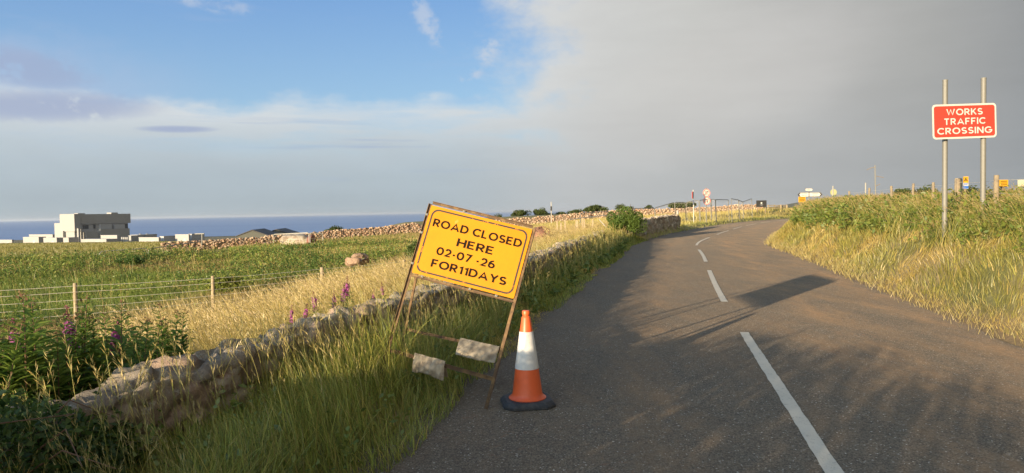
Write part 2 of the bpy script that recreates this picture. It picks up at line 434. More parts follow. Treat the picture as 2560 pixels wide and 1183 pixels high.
def mat_marking():
    m, k = new_mat('road_paint')
    P = k.n('ShaderNodeTexCoord').outputs['Object']
    vo = k.n('ShaderNodeTexVoronoi', {'Vector': P, 'Scale': 70.0}, feature='F1')
    wear = k.m('MULTIPLY', k.smooth(k.noise(P, 26.0, 6, 0.75), 0.56, 0.72), 0.9)
    c = k.mix(k.noise(P, 3.0, 4, 0.6), (0.50, 0.44, 0.345), (0.64, 0.57, 0.455))
    c = k.mix(wear, c, (0.14, 0.125, 0.11))
    bp = k.n('ShaderNodeBump', {'Height': vo.outputs['Distance'], 'Strength': 0.8, 'Distance': 0.004})
    b = k.n('ShaderNodeBsdfPrincipled', {'Base Color': c, 'Roughness': 0.75, 'Normal': bp.outputs[0]})
    k.n('ShaderNodeOutputMaterial', {0: b.outputs[0]})
    return m
M['marking'] = mat_marking()


def mat_terrain():
    m, k = new_mat('ground')
    P = k.n('ShaderNodeTexCoord').outputs['Object']
    A = k.n('ShaderNodeVertexColor', layer_name='tint').outputs[0]
    n1 = k.noise(P, 0.35, 5, 0.65); n2 = k.noise(P, 7.0, 6, 0.7)
    t = k.m('ADD', 0.55, k.m('ADD', k.m('MULTIPLY', n1, 0.45), k.m('MULTIPLY', n2, 0.45)))
    c = k.mix(1.0, A, k.n('ShaderNodeCombineColor', {0: t, 1: t, 2: t}).outputs[0], 'MULTIPLY')
    bp = k.n('ShaderNodeBump', {'Height': n2, 'Strength': 0.7, 'Distance': 0.05})
    b = k.n('ShaderNodeBsdfPrincipled', {'Base Color': c, 'Roughness': 0.95, 'Specular IOR Level': 0.1, 'Normal': bp.outputs[0]})
    k.n('ShaderNodeOutputMaterial', {0: b.outputs[0]})
    return m
M['terrain'] = mat_terrain()


def mat_sea():
    m, k = new_mat('sea_water')
    P = k.n('ShaderNodeTexCoord').outputs['Object']
    mp = k.n('ShaderNodeMapping', {'Vector': P, 'Scale': (0.00016, 0.0016, 1.0), 'Rotation': (0, 0, 0.25)})
    n = k.noise(mp.outputs[0], 1.0, 5, 0.6)
    c = k.mix(k.smooth(n, 0.35, 0.7), (0.090, 0.150, 0.255), (0.165, 0.230, 0.320))
    w = k.noise(P, 0.05, 6, 0.7)
    bp = k.n('ShaderNodeBump', {'Height': w, 'Strength': 1.0, 'Distance': 6.0})
    d = k.n('ShaderNodeBsdfDiffuse', {'Color': c})
    g = k.n('ShaderNodeBsdfGlossy', {'Color': (0.85, 0.90, 1.0, 1), 'Roughness': 0.35, 'Normal': bp.outputs[0]})
    s = k.n('ShaderNodeMixShader', {0: 0.42, 1: d.outputs[0], 2: g.outputs[0]})
    k.n('ShaderNodeOutputMaterial', {0: s.outputs[0]})
    return m
M['sea'] = mat_sea()


def mat_stone(name, lichen=0.5, scale=1.0):
    m, k = new_mat(name)
    P = k.n('ShaderNodeTexCoord').outputs['Object']
    c = k.n('ShaderNodeVertexColor', layer_name='tint').outputs[0]
    n = k.noise(P, 22.0 * scale, 8, 0.75)
    t = k.m('ADD', 0.45, k.m('MULTIPLY', n, 1.1))
    c = k.mix(1.0, c, k.n('ShaderNodeCombineColor', {0: t, 1: t, 2: t}).outputs[0], 'MULTIPLY')
    c = k.mix(k.m('MULTIPLY', k.smooth(k.noise(P, 6.0 * scale, 7, 0.75), 0.55, 0.62), lichen), c, (0.50, 0.46, 0.38))
    c = k.mix(k.m('MULTIPLY', k.smooth(k.noise(P, 13.0 * scale, 6, 0.7), 0.62, 0.68), lichen * 0.7), c, (0.40, 0.29, 0.10))
    c = k.mix(k.m('MULTIPLY', k.smooth(k.noise(P, 9.0 * scale, 7, 0.75), 0.60, 0.70), 0.6), c, (0.075, 0.062, 0.045))
    bp = k.n('ShaderNodeBump', {'Height': n, 'Strength': 1.0, 'Distance': 0.055 / scale})
    b = k.n('ShaderNodeBsdfPrincipled', {'Base Color': c, 'Roughness': 0.92, 'Diffuse Roughness': 0.6, 'Specular IOR Level': 0.15, 'Normal': bp.outputs[0]})
    k.n('ShaderNodeOutputMaterial', {0: b.outputs[0]})
    return m
M['stone'] = mat_stone('lichened_stone', 0.85)
M['pink_stone'] = mat_stone('pinkish_stone', 0.25, 0.6)


def mat_cone(name, white):
    m, k = new_mat(name)
    P = k.n('ShaderNodeTexCoord').outputs['Object']
    n = k.noise(P, 9.0, 6, 0.65)
    if white:
        ck = k.n('ShaderNodeMix', {0: k.noise(P, 120.0, 4, 0.7), 6: (0.48, 0.47, 0.45, 1), 7: (0.66, 0.65, 0.63, 1)}, data_type='RGBA')
        c = k.mix(k.smooth(n, 0.5, 0.75), ck.outputs[2], (0.42, 0.38, 0.33))
    else:
        c = k.mix(k.smooth(n, 0.45, 0.8), (0.68, 0.105, 0.026), (0.52, 0.080, 0.028))
        c = k.mix(k.m('MULTIPLY', k.smooth(k.noise(P, 60.0, 5, 0.8), 0.66, 0.74), 0.6), c, (0.22, 0.07, 0.035))
    b = k.n('ShaderNodeBsdfPrincipled', {'Base Color': c, 'Roughness': 0.42, 'Specular IOR Level': 0.5})
    k.n('ShaderNodeOutputMaterial', {0: b.outputs[0]})
    return m
M['cone_orange'] = mat_cone('orange_plastic', False)
M['cone_white'] = mat_cone('reflective_sleeve', True)

# ------------------------------------------------------------------ the road line and the height of the ground
_pc = [ground(2080, 1183), ground(1860, 836), ground(1790, 720), ground(1758, 640)]
_c0 = _pc[0]; _dir = (_pc[1] - _pc[0])[:2]; _dir /= np.linalg.norm(_dir)
ctrl = [_c0[:2] - _dir * 40, _c0[:2] - _dir * 14, _c0[:2], _pc[1][:2], _pc[2][:2], _pc[3][:2],
        (7.95, 30.6), (10.2, 36.0), (13.5, 44.0), (17.2, 52.7), (21.2, 61.0), (26.0, 70.0), (33, 80), (43, 90), (58, 100), (78, 108), (110, 114)]
ctrl = np.array([np.array(c) for c in ctrl])


def catmull(P, step=0.4):
    out = []
    for i in range(len(P) - 1):
        p0, p1, p2, p3 = P[max(i - 1, 0)], P[i], P[i + 1], P[min(i + 2, len(P) - 1)]
        n = max(2, int(np.linalg.norm(p2 - p1) / step))
        for t in np.arange(n) / n:
            out.append(0.5 * ((2 * p1) + (p2 - p0) * t + (2 * p0 - 5 * p1 + 4 * p2 - p3) * t * t + (3 * p1 - p0 - 3 * p2 + p3) * t ** 3))
    out.append(P[-1]); return np.array(out)


RC = catmull(ctrl)
_sm = RC.copy()
for _ in range(30): _sm[1:-1] = 0.25 * _sm[:-2] + 0.5 * _sm[1:-1] + 0.25 * _sm[2:]
RC = _sm
RT = np.gradient(RC, axis=0); RT /= np.linalg.norm(RT, axis=1)[:, None]
RN = np.stack([RT[:, 1], -RT[:, 0]], 1)               # to the right
RS = np.concatenate([[0], np.cumsum(np.linalg.norm(np.diff(RC, axis=0), axis=1))])
WL, WR = 2.60, 2.85


def road_q(x, y):
    """signed distance from the centre line (right positive) and the index of the nearest point on it"""
    x = np.asarray(x, float).ravel(); y = np.asarray(y, float).ravel(); q = np.empty(len(x)); ix = np.empty(len(x), int)
    sub = RC[::2]
    for a in range(0, len(x), 20000):
        xs, ys = x[a:a + 20000, None], y[a:a + 20000, None]
        d = (xs - sub[None, :, 0]) ** 2 + (ys - sub[None, :, 1]) ** 2
        i = d.argmin(1) * 2; i = np.minimum(i, len(RC) - 1)
        dx, dy = xs[:, 0] - RC[i, 0], ys[:, 0] - RC[i, 1]
        lat = dx * RN[i, 0] + dy * RN[i, 1]
        q[a:a + 20000] = np.where(np.abs(lat) < 30, lat, np.sign(lat) * np.sqrt(dx * dx + dy * dy)); ix[a:a + 20000] = i
    return q, ix


def road_z(i):
    y = RC[i, 1]; return 0.14 * sstep(y, 27, 40)


FU = np.array([-1.4, -0.72, -0.5, -0.3, -0.15, 0.0, 0.15, 0.3, 0.45, 1.2])
FD = np.array([8, 20, 30, 45, 60, 80, 100, 150, 200, 300, 400, 600, 700, 1000, 1500, 2000, 2350, 2500, 3500, 9000, 13000.])
FZ = np.array([
    [-.8, -.85, -1.0, -1.2, -2.0, -2.5, -3.1, -4.5, -6.0, -9.0, -12, -17.6, -24, -45, -57, -60, -63, -68, -80, -120, -140],
    [-.8, -.85, -1.0, -1.1, -2.0, -2.3, -2.8, -4.2, -5.75, -8.7, -11.7, -17.4, -24, -45, -57, -60, -63, -68, -80, -120, -140],
    [-.7, -.85, -.95, -1.0, -1.5, -2.0, -2.7, -4.3, -5.9, -9.0, -12.0, -18.4, -25, -45, -57, -60, -63, -68, -80, -120, -140],
    [-.55, -.75, -.85, -.9, -1.0, -1.3, -2.0, -4.2, -6.3, -9.8, -13, -20, -25, -42, -57, -60, -62, -68, -80, -120, -140],
    [-.4, -.55, -.65, -.7, -.7, -.6, -.5, -.45, -.9, -6, -12, -25, -30, -42, -55, -60, -62, -68, -80, -120, -140],
    [-.3, -.40, -.40, -.4, -.35, -.3, -.2, 0.2, 0.2, -1, -2.5, -6.5, -8, -11, -16, -22, -26, -28, -38, -69, -90],
    [-.2, -.30, -.25, 0.05, .20, .42, .5, .8, .9, 1.0, 1.0, 0.8, .5, 0, -2, -4, -5, -6, -10, -25, -30],
    [-.1, -.10, 0.10, .40, .62, .82, .9, 1.0, 1.0, 1.0, 1.0, 1.0, 1.0, 1.0, 1.0, 1.0, 1.0, 1.0, 0, 0, 0],
    [1.2, 1.2, 1.2, 1.2, 1.2, 1.2, 1.2, 1.2, 1.2, 1.2, 1.2, 1.2, 1.2, 1.2, 1.2, 1.2, 1.2, 1.2, 1.2, 0, 0],
    [1.2, 1.2, 1.2, 1.2, 1.2, 1.2, 1.2, 1.2, 1.2, 1.2, 1.2, 1.2, 1.2, 1.2, 1.2, 1.2, 1.2, 1.2, 1.2, 0, 0]])


def far_z(x, y):
    D = np.maximum(y, np.hypot(x, y) * 0.72); D = np.clip(D, 8.001, 12999)
    u = np.clip(x / D, FU[0] + 1e-6, FU[-1] - 1e-6)
    i = np.clip(np.searchsorted(FU, u) - 1, 0, len(FU) - 2); fu = (u - FU[i]) / (FU[i + 1] - FU[i])
    ld_ = np.log(D); LD = np.log(FD); j = np.clip(np.searchsorted(LD, ld_) - 1, 0, len(FD) - 2); fd = (ld_ - LD[j]) / (LD[j + 1] - LD[j])
    return (FZ[i, j] * (1 - fd) + FZ[i, j + 1] * fd) * (1 - fu) + (FZ[i + 1, j] * (1 - fd) + FZ[i + 1, j + 1] * fd) * fu


_L = np.array([-0.6, 0.0, 0.28, 0.6, 1.2, 1.9, 2.3, 3.2, 7.0, 11.0]); _LZ = np.array([-.05, -.02, -.004, .11, .20, .14, -.08, -.34, -.62, -.78])
_E = np.array([-0.6, 0.0, 0.15, 0.5, 1.0, 1.7, 2.5, 4.0, 9.0]); _EZ = np.array([-.05, -.01, .05, .27, .70, 1.08, 1.22, 1.30, 1.27])


def height(x, y, q=None, ix=None):
    x = np.asarray(x, float); y = np.asarray(y, float); sh = x.shape; x = x.ravel(); y = y.ravel()
    if q is None: q, ix = road_q(x, y)
    fz = far_z(x, y); rz = road_z(ix)
    L = -q - WL; E = q - WR
    zl = np.interp(L, _L, _LZ) + rz; ze = np.interp(E, _E, _EZ) + rz
    wl = sstep(L, 3.0, 12.0); we = sstep(E, 7, 14)
    fade = sstep(RC[ix, 1], 26, 40)                       # further on the left verge is lower and joins the field smoothly
    wl = np.maximum(wl, fade * sstep(L, 1.2, 5.0))
    zL = zl * (1 - wl) + fz * wl; zE = ze * (1 - we) + np.maximum(fz, 1.2) * we
    inside = (L < 0) & (E < 0)
    z = np.where(q < 0, zL, zE)
    z = np.where(inside, rz - 0.05 + 0.03 * sstep(np.maximum(L, E), -0.25, 0.0), z)
    z = z + np.where(inside, 0, (vnoise(x * 0.9 + 40, y * 0.9 + 40) - 0.5) * 0.10 * sstep(np.maximum(L, E), 0.3, 1.2))
    return z.reshape(sh)


def hz(x, y): return float(height(np.array([x]), np.array([y]))[0])


def zone_tint(x, y, q, z):
    """base colour of the bare ground in each part of the land"""
    L = -q - WL; E = q - WR; d = np.hypot(x, y); n = vnoise(x * 0.08, y * 0.08, 4); nf = vnoise(x * 0.5 + 9, y * 0.5 + 9, 3)
    straw = np.array([.33, .25, .12]); green = np.array([.075, .12, .026]); soil = np.array([.17, .105, .06])
    gravel = np.array([.075, .068, .06]); crop = np.array([.235, .215, .055]); coast = np.array([.20, .17, .10]); hillg = np.array([.24, .21, .09])
    c = np.tile(straw, (len(x), 1))
    mixc = lambda c, k, w: c * (1 - w[:, None]) + k * w[:, None]
    c = mixc(c, green, sstep(nf, .45, .65) * 0.6)
    left = (q < 0)
    veg = left * sstep(L, 11, 15) * sstep(d, 110, 60) * sstep(x / np.maximum(y, 1), -0.08, -0.2)
    c = mixc(c, green * (0.7 + 0.7 * n)[:, None], veg)
    c = mixc(c, soil, veg * sstep(n, .56, .66) * 0.8)
    far = left * sstep(d, 55, 75)
    c = mixc(c, crop * (0.8 + 0.4 * n)[:, None], far * sstep(x / np.maximum(y, 1), -0.33, -0.42))
    band = np.sin((x * 0.35 + y) * 0.022) * 0.5 + 0.5
    c = mixc(c, np.array([.13, .16, .04]), far * sstep(x / np.maximum(y, 1), -0.33, -0.42) * band * sstep(d, 80, 200) * 0.55)
    c = mixc(c, hillg, far * sstep(x / np.maximum(y, 1), -0.33, -0.2) * 0.8)
    c = mixc(c, coast * (0.6 + 0.8 * n)[:, None], sstep(d, 800, 1200))
    c = mixc(c, gravel, sstep(np.maximum(L, E), 0.30, 0.05) * (left * 1.0))
    c = mixc(c, np.array([.22, .155, .085]), sstep(E, 0.5, 0.1) * (~left) * 1.0)
    return c


def build_terrain():
    A = np.radians(np.concatenate([np.arange(-180, -52, 3.0), np.arange(-52, 52, 0.3), np.arange(52, 180, 3.0)]))
    R = np.concatenate([[0.0], np.geomspace(0.8, 12500, 600)])
    x = np.sin(A)[None, :] * R[:, None]; y = np.cos(A)[None, :] * R[:, None]
    sh = x.shape; xf, yf = x.ravel(), y.ravel()
    q, ix = road_q(xf, yf); z = height(xf, yf, q, ix)
    tint = zone_tint(xf, yf, q, z)
    nR, nA = sh; i = np.arange(nR - 1)[:, None] * nA; j = np.arange(nA)[None, :]; jn = (j + 1) % nA
    Q = np.stack([i + j, i + jn, i + nA + jn, i + nA + j], -1).reshape(-1, 4)
    a = Acc(); a.add(np.stack([xf, yf, z], 1), tint, Q)
    o = a.build('ground', M['terrain'], smooth=True); tag(o, kind='structure')
    # sea
    m = MB(); n = 96; R2 = [1500, 4000, 12000, 40000, 110000]; vs = []; fs = []
    for r in R2:
        for k in range(n):
            t = 2 * math.pi * k / n; vs.append((r * math.sin(t), r * math.cos(t), -65.0))
    for a_ in range(len(R2) - 1):
        for k in range(n): fs.append((a_ * n + k, a_ * n + (k + 1) % n, (a_ + 1) * n + (k + 1) % n, (a_ + 1) * n + k))
    m.add(vs, fs); tag(m.build('sea', M['sea']), kind='structure')
    # far hill beyond the bend
    m = MB(); X = np.linspace(0, 1, 40); vs = []; fs = []
    p0 = at(1925, 517, 5200); p1 = at(2900, 500, 6800)
    for t in X:
        b = p0 * (1 - t) + p1 * t; hgt = 95 * math.sin(min(1, t * 3.6) * math.pi / 2) * (1 - 0.25 * t) + 9 * math.sin(t * 23) * min(1, t * 8)
        for k, w in ((-900, 0), (-420, .55), (0, 1), (500, .6), (1100, 0)): vs.append((b[0] + 0.3 * k, b[1] + k, -2 + hgt * w))
    for a_ in range(39):
        for k in range(4): fs.append((a_ * 5 + k, a_ * 5 + k + 1, a_ * 5 + k + 6, a_ * 5 + k + 5))
    m.add(vs, fs); tag(m.build('distant_hill', mat_pbr('hill_moor', (0.10, 0.10, 0.055), 0.95), smooth=True), kind='structure')


build_terrain()


def build_road():
    sel = np.where((RC[:, 1] > -25))[0]; lat = np.array([-WL - .26, -WL + .15, -1.8, -1.1, -.4, .4, 1.2, 2.0, WR - .3, WR])
    n = len(lat); V = []; C = []
    for i in sel:
        s = RS[i]; wob = np.zeros(n)
        wob[0] = (vnoise(s * 1.3, 3.3) - .5) * .22 + (vnoise(s * 5, 7.7) - .5) * .10; wob[-1] = (vnoise(s * 1.1, 13.3) - .5) * .22
        camber = 0.035 * (1 - (lat / 2.7) ** 2)
        for k in range(n):
            p = RC[i] + RN[i] * (lat[k] + wob[k]); V.append((p[0], p[1], road_z(i) + max(0.0, camber[k]) * 0.6 + 0.002))
            mud = (0.2, .3, .30, .60, .28, .32, .85, .55, .95, .6)[k]
            C.append((mud, 0, 0))
    m = len(sel); i = np.arange(m - 1)[:, None] * n; j = np.arange(n - 1)[None, :]
    Q = np.stack([i + j, i + j + 1, i + n + j + 1, i + n + j], -1).reshape(-1, 4)
    a = Acc(); a.add(np.array(V), np.array(C), Q); tag(a.build('road', M['asphalt'], smooth=True), kind='structure')
    # centre line: 6 m dashes, 3 m gaps, measured along the road
    s0 = np.interp(_pc[1][1], RC[:, 1], RS); mb = MB(); start = s0 - 6.1
    for k in range(9):
        a0 = start + 9.05 * k; a1 = a0 + 6.1; st = np.linspace(a0, a1, 60); vs = []; fs = []
        for t, s in enumerate(st):
            x, y = np.interp(s, RS, RC[:, 0]), np.interp(s, RS, RC[:, 1]); tx, ty = np.interp(s, RS, RT[:, 0]), np.interp(s, RS, RT[:, 1])
            ii = int(np.argmin(np.abs(RS - s))); jt = random.uniform(-.008, .008); jr = random.uniform(-.008, .008)
            for w, jj in ((-.052, jt * .6), (.052, jr * .6)): vs.append((x + ty * (w + jj), y - tx * (w + jj), road_z(ii) + .021 + .0065))
        for t in range(59): fs.append((2 * t, 2 * t + 1, 2 * t + 3, 2 * t + 2))
        mb.add(vs, fs)
    tag(mb.build('road_markings', M['marking']), kind='structure')


build_road()

# ------------------------------------------------------------------ walls
def cells(a, b, ca, cb, seed):
    """irregular fitted cells: nearest and second-nearest distance and a number per cell"""
    r = np.random.default_rng(seed); T = r.random((512, 64, 3)); y = b / cb; row = np.floor(y).astype(int); best = np.full(a.shape, 9.0); sec = best.copy(); cid = np.zeros(a.shape)
    for dr in (-1, 0, 1):
        rr = row + dr; x = a / ca + (rr % 2) * .5; col = np.floor(x).astype(int)
        for dc in (-1, 0, 1):
            cc = col + dc; t = T[cc % 512, rr % 64]; d = np.hypot(x - (cc + .5 + (t[..., 0] - .5) * .8), y - (rr + .5 + (t[..., 1] - .5) * .7)); m = d < best
            sec = np.where(m, best, np.minimum(sec, d)); cid = np.where(m, t[..., 2], cid); best = np.where(m, d, best)
    return best, sec, cid


def wall_mesh(name, path, ztop, thick, mat, label, seed=0, rough=.05, step=.035, cell=(.30, .20)):
    """a wall of fitted rubble swept along a path; every stone stands proud of or back from its neighbours"""
    P = catmull(np.array(path, float), step); T = np.gradient(P, axis=0); T /= np.linalg.norm(T, axis=1)[:, None]; N = np.stack([T[:, 1], -T[:, 0]], 1)
    S = np.concatenate([[0], np.cumsum(np.linalg.norm(np.diff(P, axis=0), axis=1))]); zb = height(P[:, 0], P[:, 1]) - .15; zt = np.interp(S / S[-1], np.linspace(0, 1, len(ztop)), ztop)
    zt = zt + (vnoise(S * .9 + seed, S * 0 + 2.2, 3) - .5) * .08 + (vnoise(S * 3.1 + seed, S * 0 + 7.2, 2) - .5) * .07
    prof = []; h2 = thick / 2
    for v in np.linspace(0, .86, 22): prof.append((h2, v, 1, 0))
    for an in np.linspace(10, 170, 17): c_, s_ = math.cos(math.radians(an)), math.sin(math.radians(an)); prof.append((h2 * np.sign(c_) * abs(c_) ** .6, .86 + .14 * s_ ** .6, c_, s_))
    for v in np.linspace(.86, .1, 9): prof.append((-h2, v, -1, 0))
    n = len(prof); W = np.array([q[0] for q in prof]); Vv = np.array([q[1] for q in prof]); Na = np.array([q[2] for q in prof]); Nz = np.array([q[3] for q in prof]); hh = (zt - zb)[:, None]
    peri = np.concatenate([[0], np.cumsum(np.hypot(np.diff(W), np.diff(Vv) * .75))])[None, :] + S[:, None] * 0; SS = S[:, None] + peri * 0
    wa = (vnoise(SS * 4 + seed, peri * 4, 3) - .5) * .16; f1, f2, cid = cells(SS + wa, peri + wa * .7, cell[0], cell[1], seed + 5)
    dep = (cid - .5) * rough * 1.3 - rough * 1.0 * 1.3 * np.exp(-(f2 - f1) / .09) + (vnoise(SS * 11, peri * 11 + seed, 4) - .5) * rough * 1.4 + (vnoise(SS * 1.3, peri * 1.5 + seed, 3) - .5) * rough * 2.0
    off = W[None, :] + dep * Na[None, :]; X = P[:, 0, None] + N[:, 0, None] * off; Y = P[:, 1, None] + N[:, 1, None] * off; Z = zb[:, None] + hh * Vv[None, :] + dep * Nz[None, :]
    pal = np.array([[.31, .245, .175], [.40, .32, .23], [.34, .285, .225], [.46, .385, .29], [.31, .265, .215], [.40, .295, .225]]); k = (cid * 977).astype(int) % len(pal); C = pal[k] * (.85 + .3 * ((cid * 131) % 1))[..., None]
    V = np.stack([X, Y, Z], -1); i = np.arange(len(P) - 1)[:, None] * n; j = np.arange(n - 1)[None, :]; Q = np.stack([i + j, i + n + j, i + n + j + 1, i + j + 1], -1).reshape(-1, 4)
    a = Acc(); a.add(V.reshape(-1, 3), C.reshape(-1, 3), Q); a2 = a.n
    for e, base in ((0, 0), (1, (len(P) - 1) * n)):
        a.add(V[-e].mean(0)[None], C[-e].mean(0)[None]); ci = a.n - 1; a.t.append(np.array([[base + t, base + t + 1, ci] if e == 0 else [base + t + 1, base + t, ci] for t in range(n - 1)]))
    return tag(a.build(name, mat, smooth=True), label, 'wall')


WALL = [(-2.5, 2.3), (-2.42, 3.3), (-2.34, 4.2), (-2.05, 5.28), (-1.74, 6.6), (-1.0, 8.9), (0.40, 14.6), (2.0, 22.0), (3.85, 30.6)]
wall_mesh('stone_wall', WALL, [.60, .62, .64, .66, .66, .66, .66, .66, .68], .40, M['stone'], 'low lichen-spotted stone wall running along the left verge behind the yellow sign', 3, .058)
WALL2 = [(5.9, 34.5), (6.5, 36.3), (8.4, 41.0), (10.9, 47.0)]
wall_mesh('stone_wall', WALL2, [1.0, 1.10, 1.13, 1.17], .45, M['stone'], 'short dark length of field wall between the roadside bush and the leaning mesh panels', 21, .10, .06, (.20, .22))


def ico(n=1):
    import bmesh
    bm = bmesh.new(); bmesh.ops.create_icosphere(bm, subdivisions=n, radius=1.0)
    v = np.array([tuple(q.co) for q in bm.verts]); f = np.array([[q.index for q in t.verts] for t in bm.faces]); bm.free(); return v, f
ICO1, ICF1 = ico(1); ICO2, ICF2 = ico(2); ICO3, ICF3 = ico(3)


def rubble_wall(name, a, b, base_h, n, size, label, seed):
    """a dry-stone wall of separate-looking stones heaped in courses, one mesh"""
    r = np.random.default_rng(seed); acc = Acc(); a = np.array(a[:2]); b = np.array(b[:2]); t = r.random(n); lv = r.random(n) ** 1.15
    P = a + (b - a) * t[:, None]; d = (b - a) / np.linalg.norm(b - a); nn = np.array([d[1], -d[0]])
    P = P + nn * (r.random(n)[:, None] - .5) * .6 * (1 - .5 * lv[:, None])
    z0 = height(P[:, 0], P[:, 1])
    ht = base_h * (.72 + .5 * vnoise(t * np.linalg.norm(b - a) * .25 + seed, t * 0 + 1.5, 3))
    for k in range(n):
        s = size * r.uniform(.6, 1.35); sc = np.array([s * r.uniform(.9, 1.5), s * r.uniform(.8, 1.2), s * r.uniform(.55, .9)])
        v = ICO1 * sc * r.uniform(.70, 1.15, (len(ICO1), 1)); an = r.uniform(0, 6.3); c_, s_ = math.cos(an), math.sin(an)
        v = np.stack([v[:, 0] * c_ - v[:, 1] * s_, v[:, 0] * s_ + v[:, 1] * c_, v[:, 2]], 1) + np.array([P[k, 0], P[k, 1], z0[k] + ht[k] * lv[k]])
        acc.add(v, np.tile(np.array([[.42, .28, .19], [.50, .35, .235], [.36, .225, .155], [.54, .41, .29], [.42, .33, .25]])[r.integers(0, 5)] * r.uniform(.75, 1.1), (len(v), 1)), tris=ICF1)
    # the solid core behind the stones
    m = 60; V = []
    for q in range(m + 1):
        p = a + (b - a) * q / m; zz = hz(p[0], p[1])
        for w, h_ in ((-.22, -.3), (.22, -.3), (.16, base_h * .82), (-.16, base_h * .82)): V.append((*(p + nn * w), zz + h_))
    core = np.array([.24, .175, .12])
    Q = [[q * 4 + k, q * 4 + (k + 1) % 4, q * 4 + 4 + (k + 1) % 4, q * 4 + 4 + k] for q in range(m) for k in range(4)]
    acc.add(np.array(V), np.tile(core, (len(V), 1)), np.array(Q))
    return tag(acc.build(name, M['pink_stone']), label, 'wall')


rubble_wall('rubble_wall', at(405, 618, 64), at(1045, 569, 79), .95, 4600, .13, 'long dry-stone wall of pinkish rubble along the far edge of the weedy field', 31)
rubble_wall('rubble_wall', at(1036, 570, 78.6), at(1905, 515, 98), 1.0, 5200, .13, 'pale rubble field wall on the skyline behind the leaning mesh panels', 32)

# ------------------------------------------------------------------ grass and weeds
STRAW = np.array([.50, .395, .125]); GOLD = np.array([.45, .325, .10]); PALE = np.array([.58, .47, .20]); GREEN = np.array([.115, .175, .032]); LGREEN = np.array([.235, .275, .055]); DGREEN = np.array([.060, .105, .024]); PURP = np.array([.30, .20, .13])


def blades(acc, P, h, w, lean, laz, c0, c1, nseg=3, bend=1.0):
    N = len(P)
    if N == 0: return
    az = rng.uniform(0, 2 * np.pi, N); wd = np.stack([np.cos(az), np.sin(az), np.zeros(N)], 1)
    ld_ = np.stack([np.cos(laz), np.sin(laz), np.zeros(N)], 1); pos = P.copy(); rows = []
    for s in range(nseg + 1):
        t = s / nseg
        if s > 0:
            th = lean * (0.25 + bend * (s - .5) / nseg); pos = pos + (ld_ * np.sin(th)[:, None] + np.array([0, 0, 1.0]) * np.cos(th)[:, None]) * (h / nseg)[:, None]
        ww = w * (1 - t) ** .6 * .5
        if s < nseg: rows.append((pos - wd * ww[:, None], pos + wd * ww[:, None], t))
        else: tip = pos
    K = 2 * nseg + 1; V = np.empty((N, K, 3)); C = np.empty((N, K, 3))
    for s, (a, b, t) in enumerate(rows):
        V[:, 2 * s] = a; V[:, 2 * s + 1] = b; c = c0 * (1 - t) + c1 * t; C[:, 2 * s] = c; C[:, 2 * s + 1] = c
    V[:, -1] = tip; C[:, -1] = c1; base = np.arange(N)[:, None] * K
    Q = np.concatenate([np.stack([base[:, 0] + 2 * s, base[:, 0] + 2 * s + 1, base[:, 0] + 2 * s + 3, base[:, 0] + 2 * s + 2], 1) for s in range(nseg - 1)]) if nseg > 1 else None
    T = np.stack([base[:, 0] + 2 * nseg - 2, base[:, 0] + 2 * nseg - 1, base[:, 0] + 2 * nseg], 1)
    acc.add(V.reshape(-1, 3), C.reshape(-1, 3), Q, T)


def stalks(acc, P, h, w, lean, laz, cs, ch, head=.24, nsp=8, fat=1.0):
    """thin flowering stalks: a ribbon stem, then a plume of small spikelets along its top"""
    N = len(P)
    if N == 0: return
    nseg = 5; az = rng.uniform(0, 2 * np.pi, N); wd = np.stack([np.cos(az), np.sin(az), np.zeros(N)], 1)
    ld_ = np.stack([np.cos(laz), np.sin(laz), np.zeros(N)], 1); pos = P.copy(); pts = [pos]
    for s in range(1, nseg + 1):
        th = lean * (0.15 + 1.15 * ((s - .5) / nseg) ** 1.4); pos = pos + (ld_ * np.sin(th)[:, None] + np.array([0, 0, 1.0]) * np.cos(th)[:, None]) * (h / nseg)[:, None]; pts.append(pos)
    V = np.empty((N, 2 * nseg + 2, 3)); C = np.empty_like(V)
    for s in range(nseg + 1):
        ww = w * (.5 if s < nseg else .2); V[:, 2 * s] = pts[s] - wd * ww[:, None]; V[:, 2 * s + 1] = pts[s] + wd * ww[:, None]; C[:, 2 * s] = cs; C[:, 2 * s + 1] = cs
    b = np.arange(N)[:, None] * (2 * nseg + 2)
    Q = np.concatenate([np.stack([b[:, 0] + 2 * s, b[:, 0] + 2 * s + 1, b[:, 0] + 2 * s + 3, b[:, 0] + 2 * s + 2], 1) for s in range(nseg)])
    acc.add(V.reshape(-1, 3), C.reshape(-1, 3), Q)
    for k in range(nsp):
        f = 1 - head + head * k / max(1, nsp - 1); fs = f * nseg; i = min(int(fs), nseg - 1); g = fs - i
        p = pts[i] * (1 - g) + pts[i + 1] * g; d = pts[i + 1] - pts[i]; d = d / np.linalg.norm(d, axis=1)[:, None]
        a2 = rng.uniform(0, 2 * np.pi, N); sd = np.stack([np.cos(a2), np.sin(a2), rng.uniform(-.2, .2, N)], 1)
        ln = h * head * (.30 - .12 * k / nsp) * rng.uniform(.7, 1.3, N); dr = d * .85 + sd * .42; dr /= np.linalg.norm(dr, axis=1)[:, None]
        sv = np.cross(dr, sd); sv /= np.linalg.norm(sv, axis=1)[:, None] + 1e-9; ww = np.maximum(w * 1.5, ln * .16) * fat
        m_ = p + dr * (ln * .45)[:, None]; e = p + dr * ln[:, None]
        VV = np.stack([p, m_ - sv * ww[:, None] * .5, e, m_ + sv * ww[:, None] * .5], 1); CC = np.repeat((ch * rng.uniform(.8, 1.15, (N, 1)))[:, None, :], 4, 1)
        acc.add(VV.reshape(-1, 3), CC.reshape(-1, 3), np.arange(N)[:, None] * 4 + np.arange(4)[None, :])


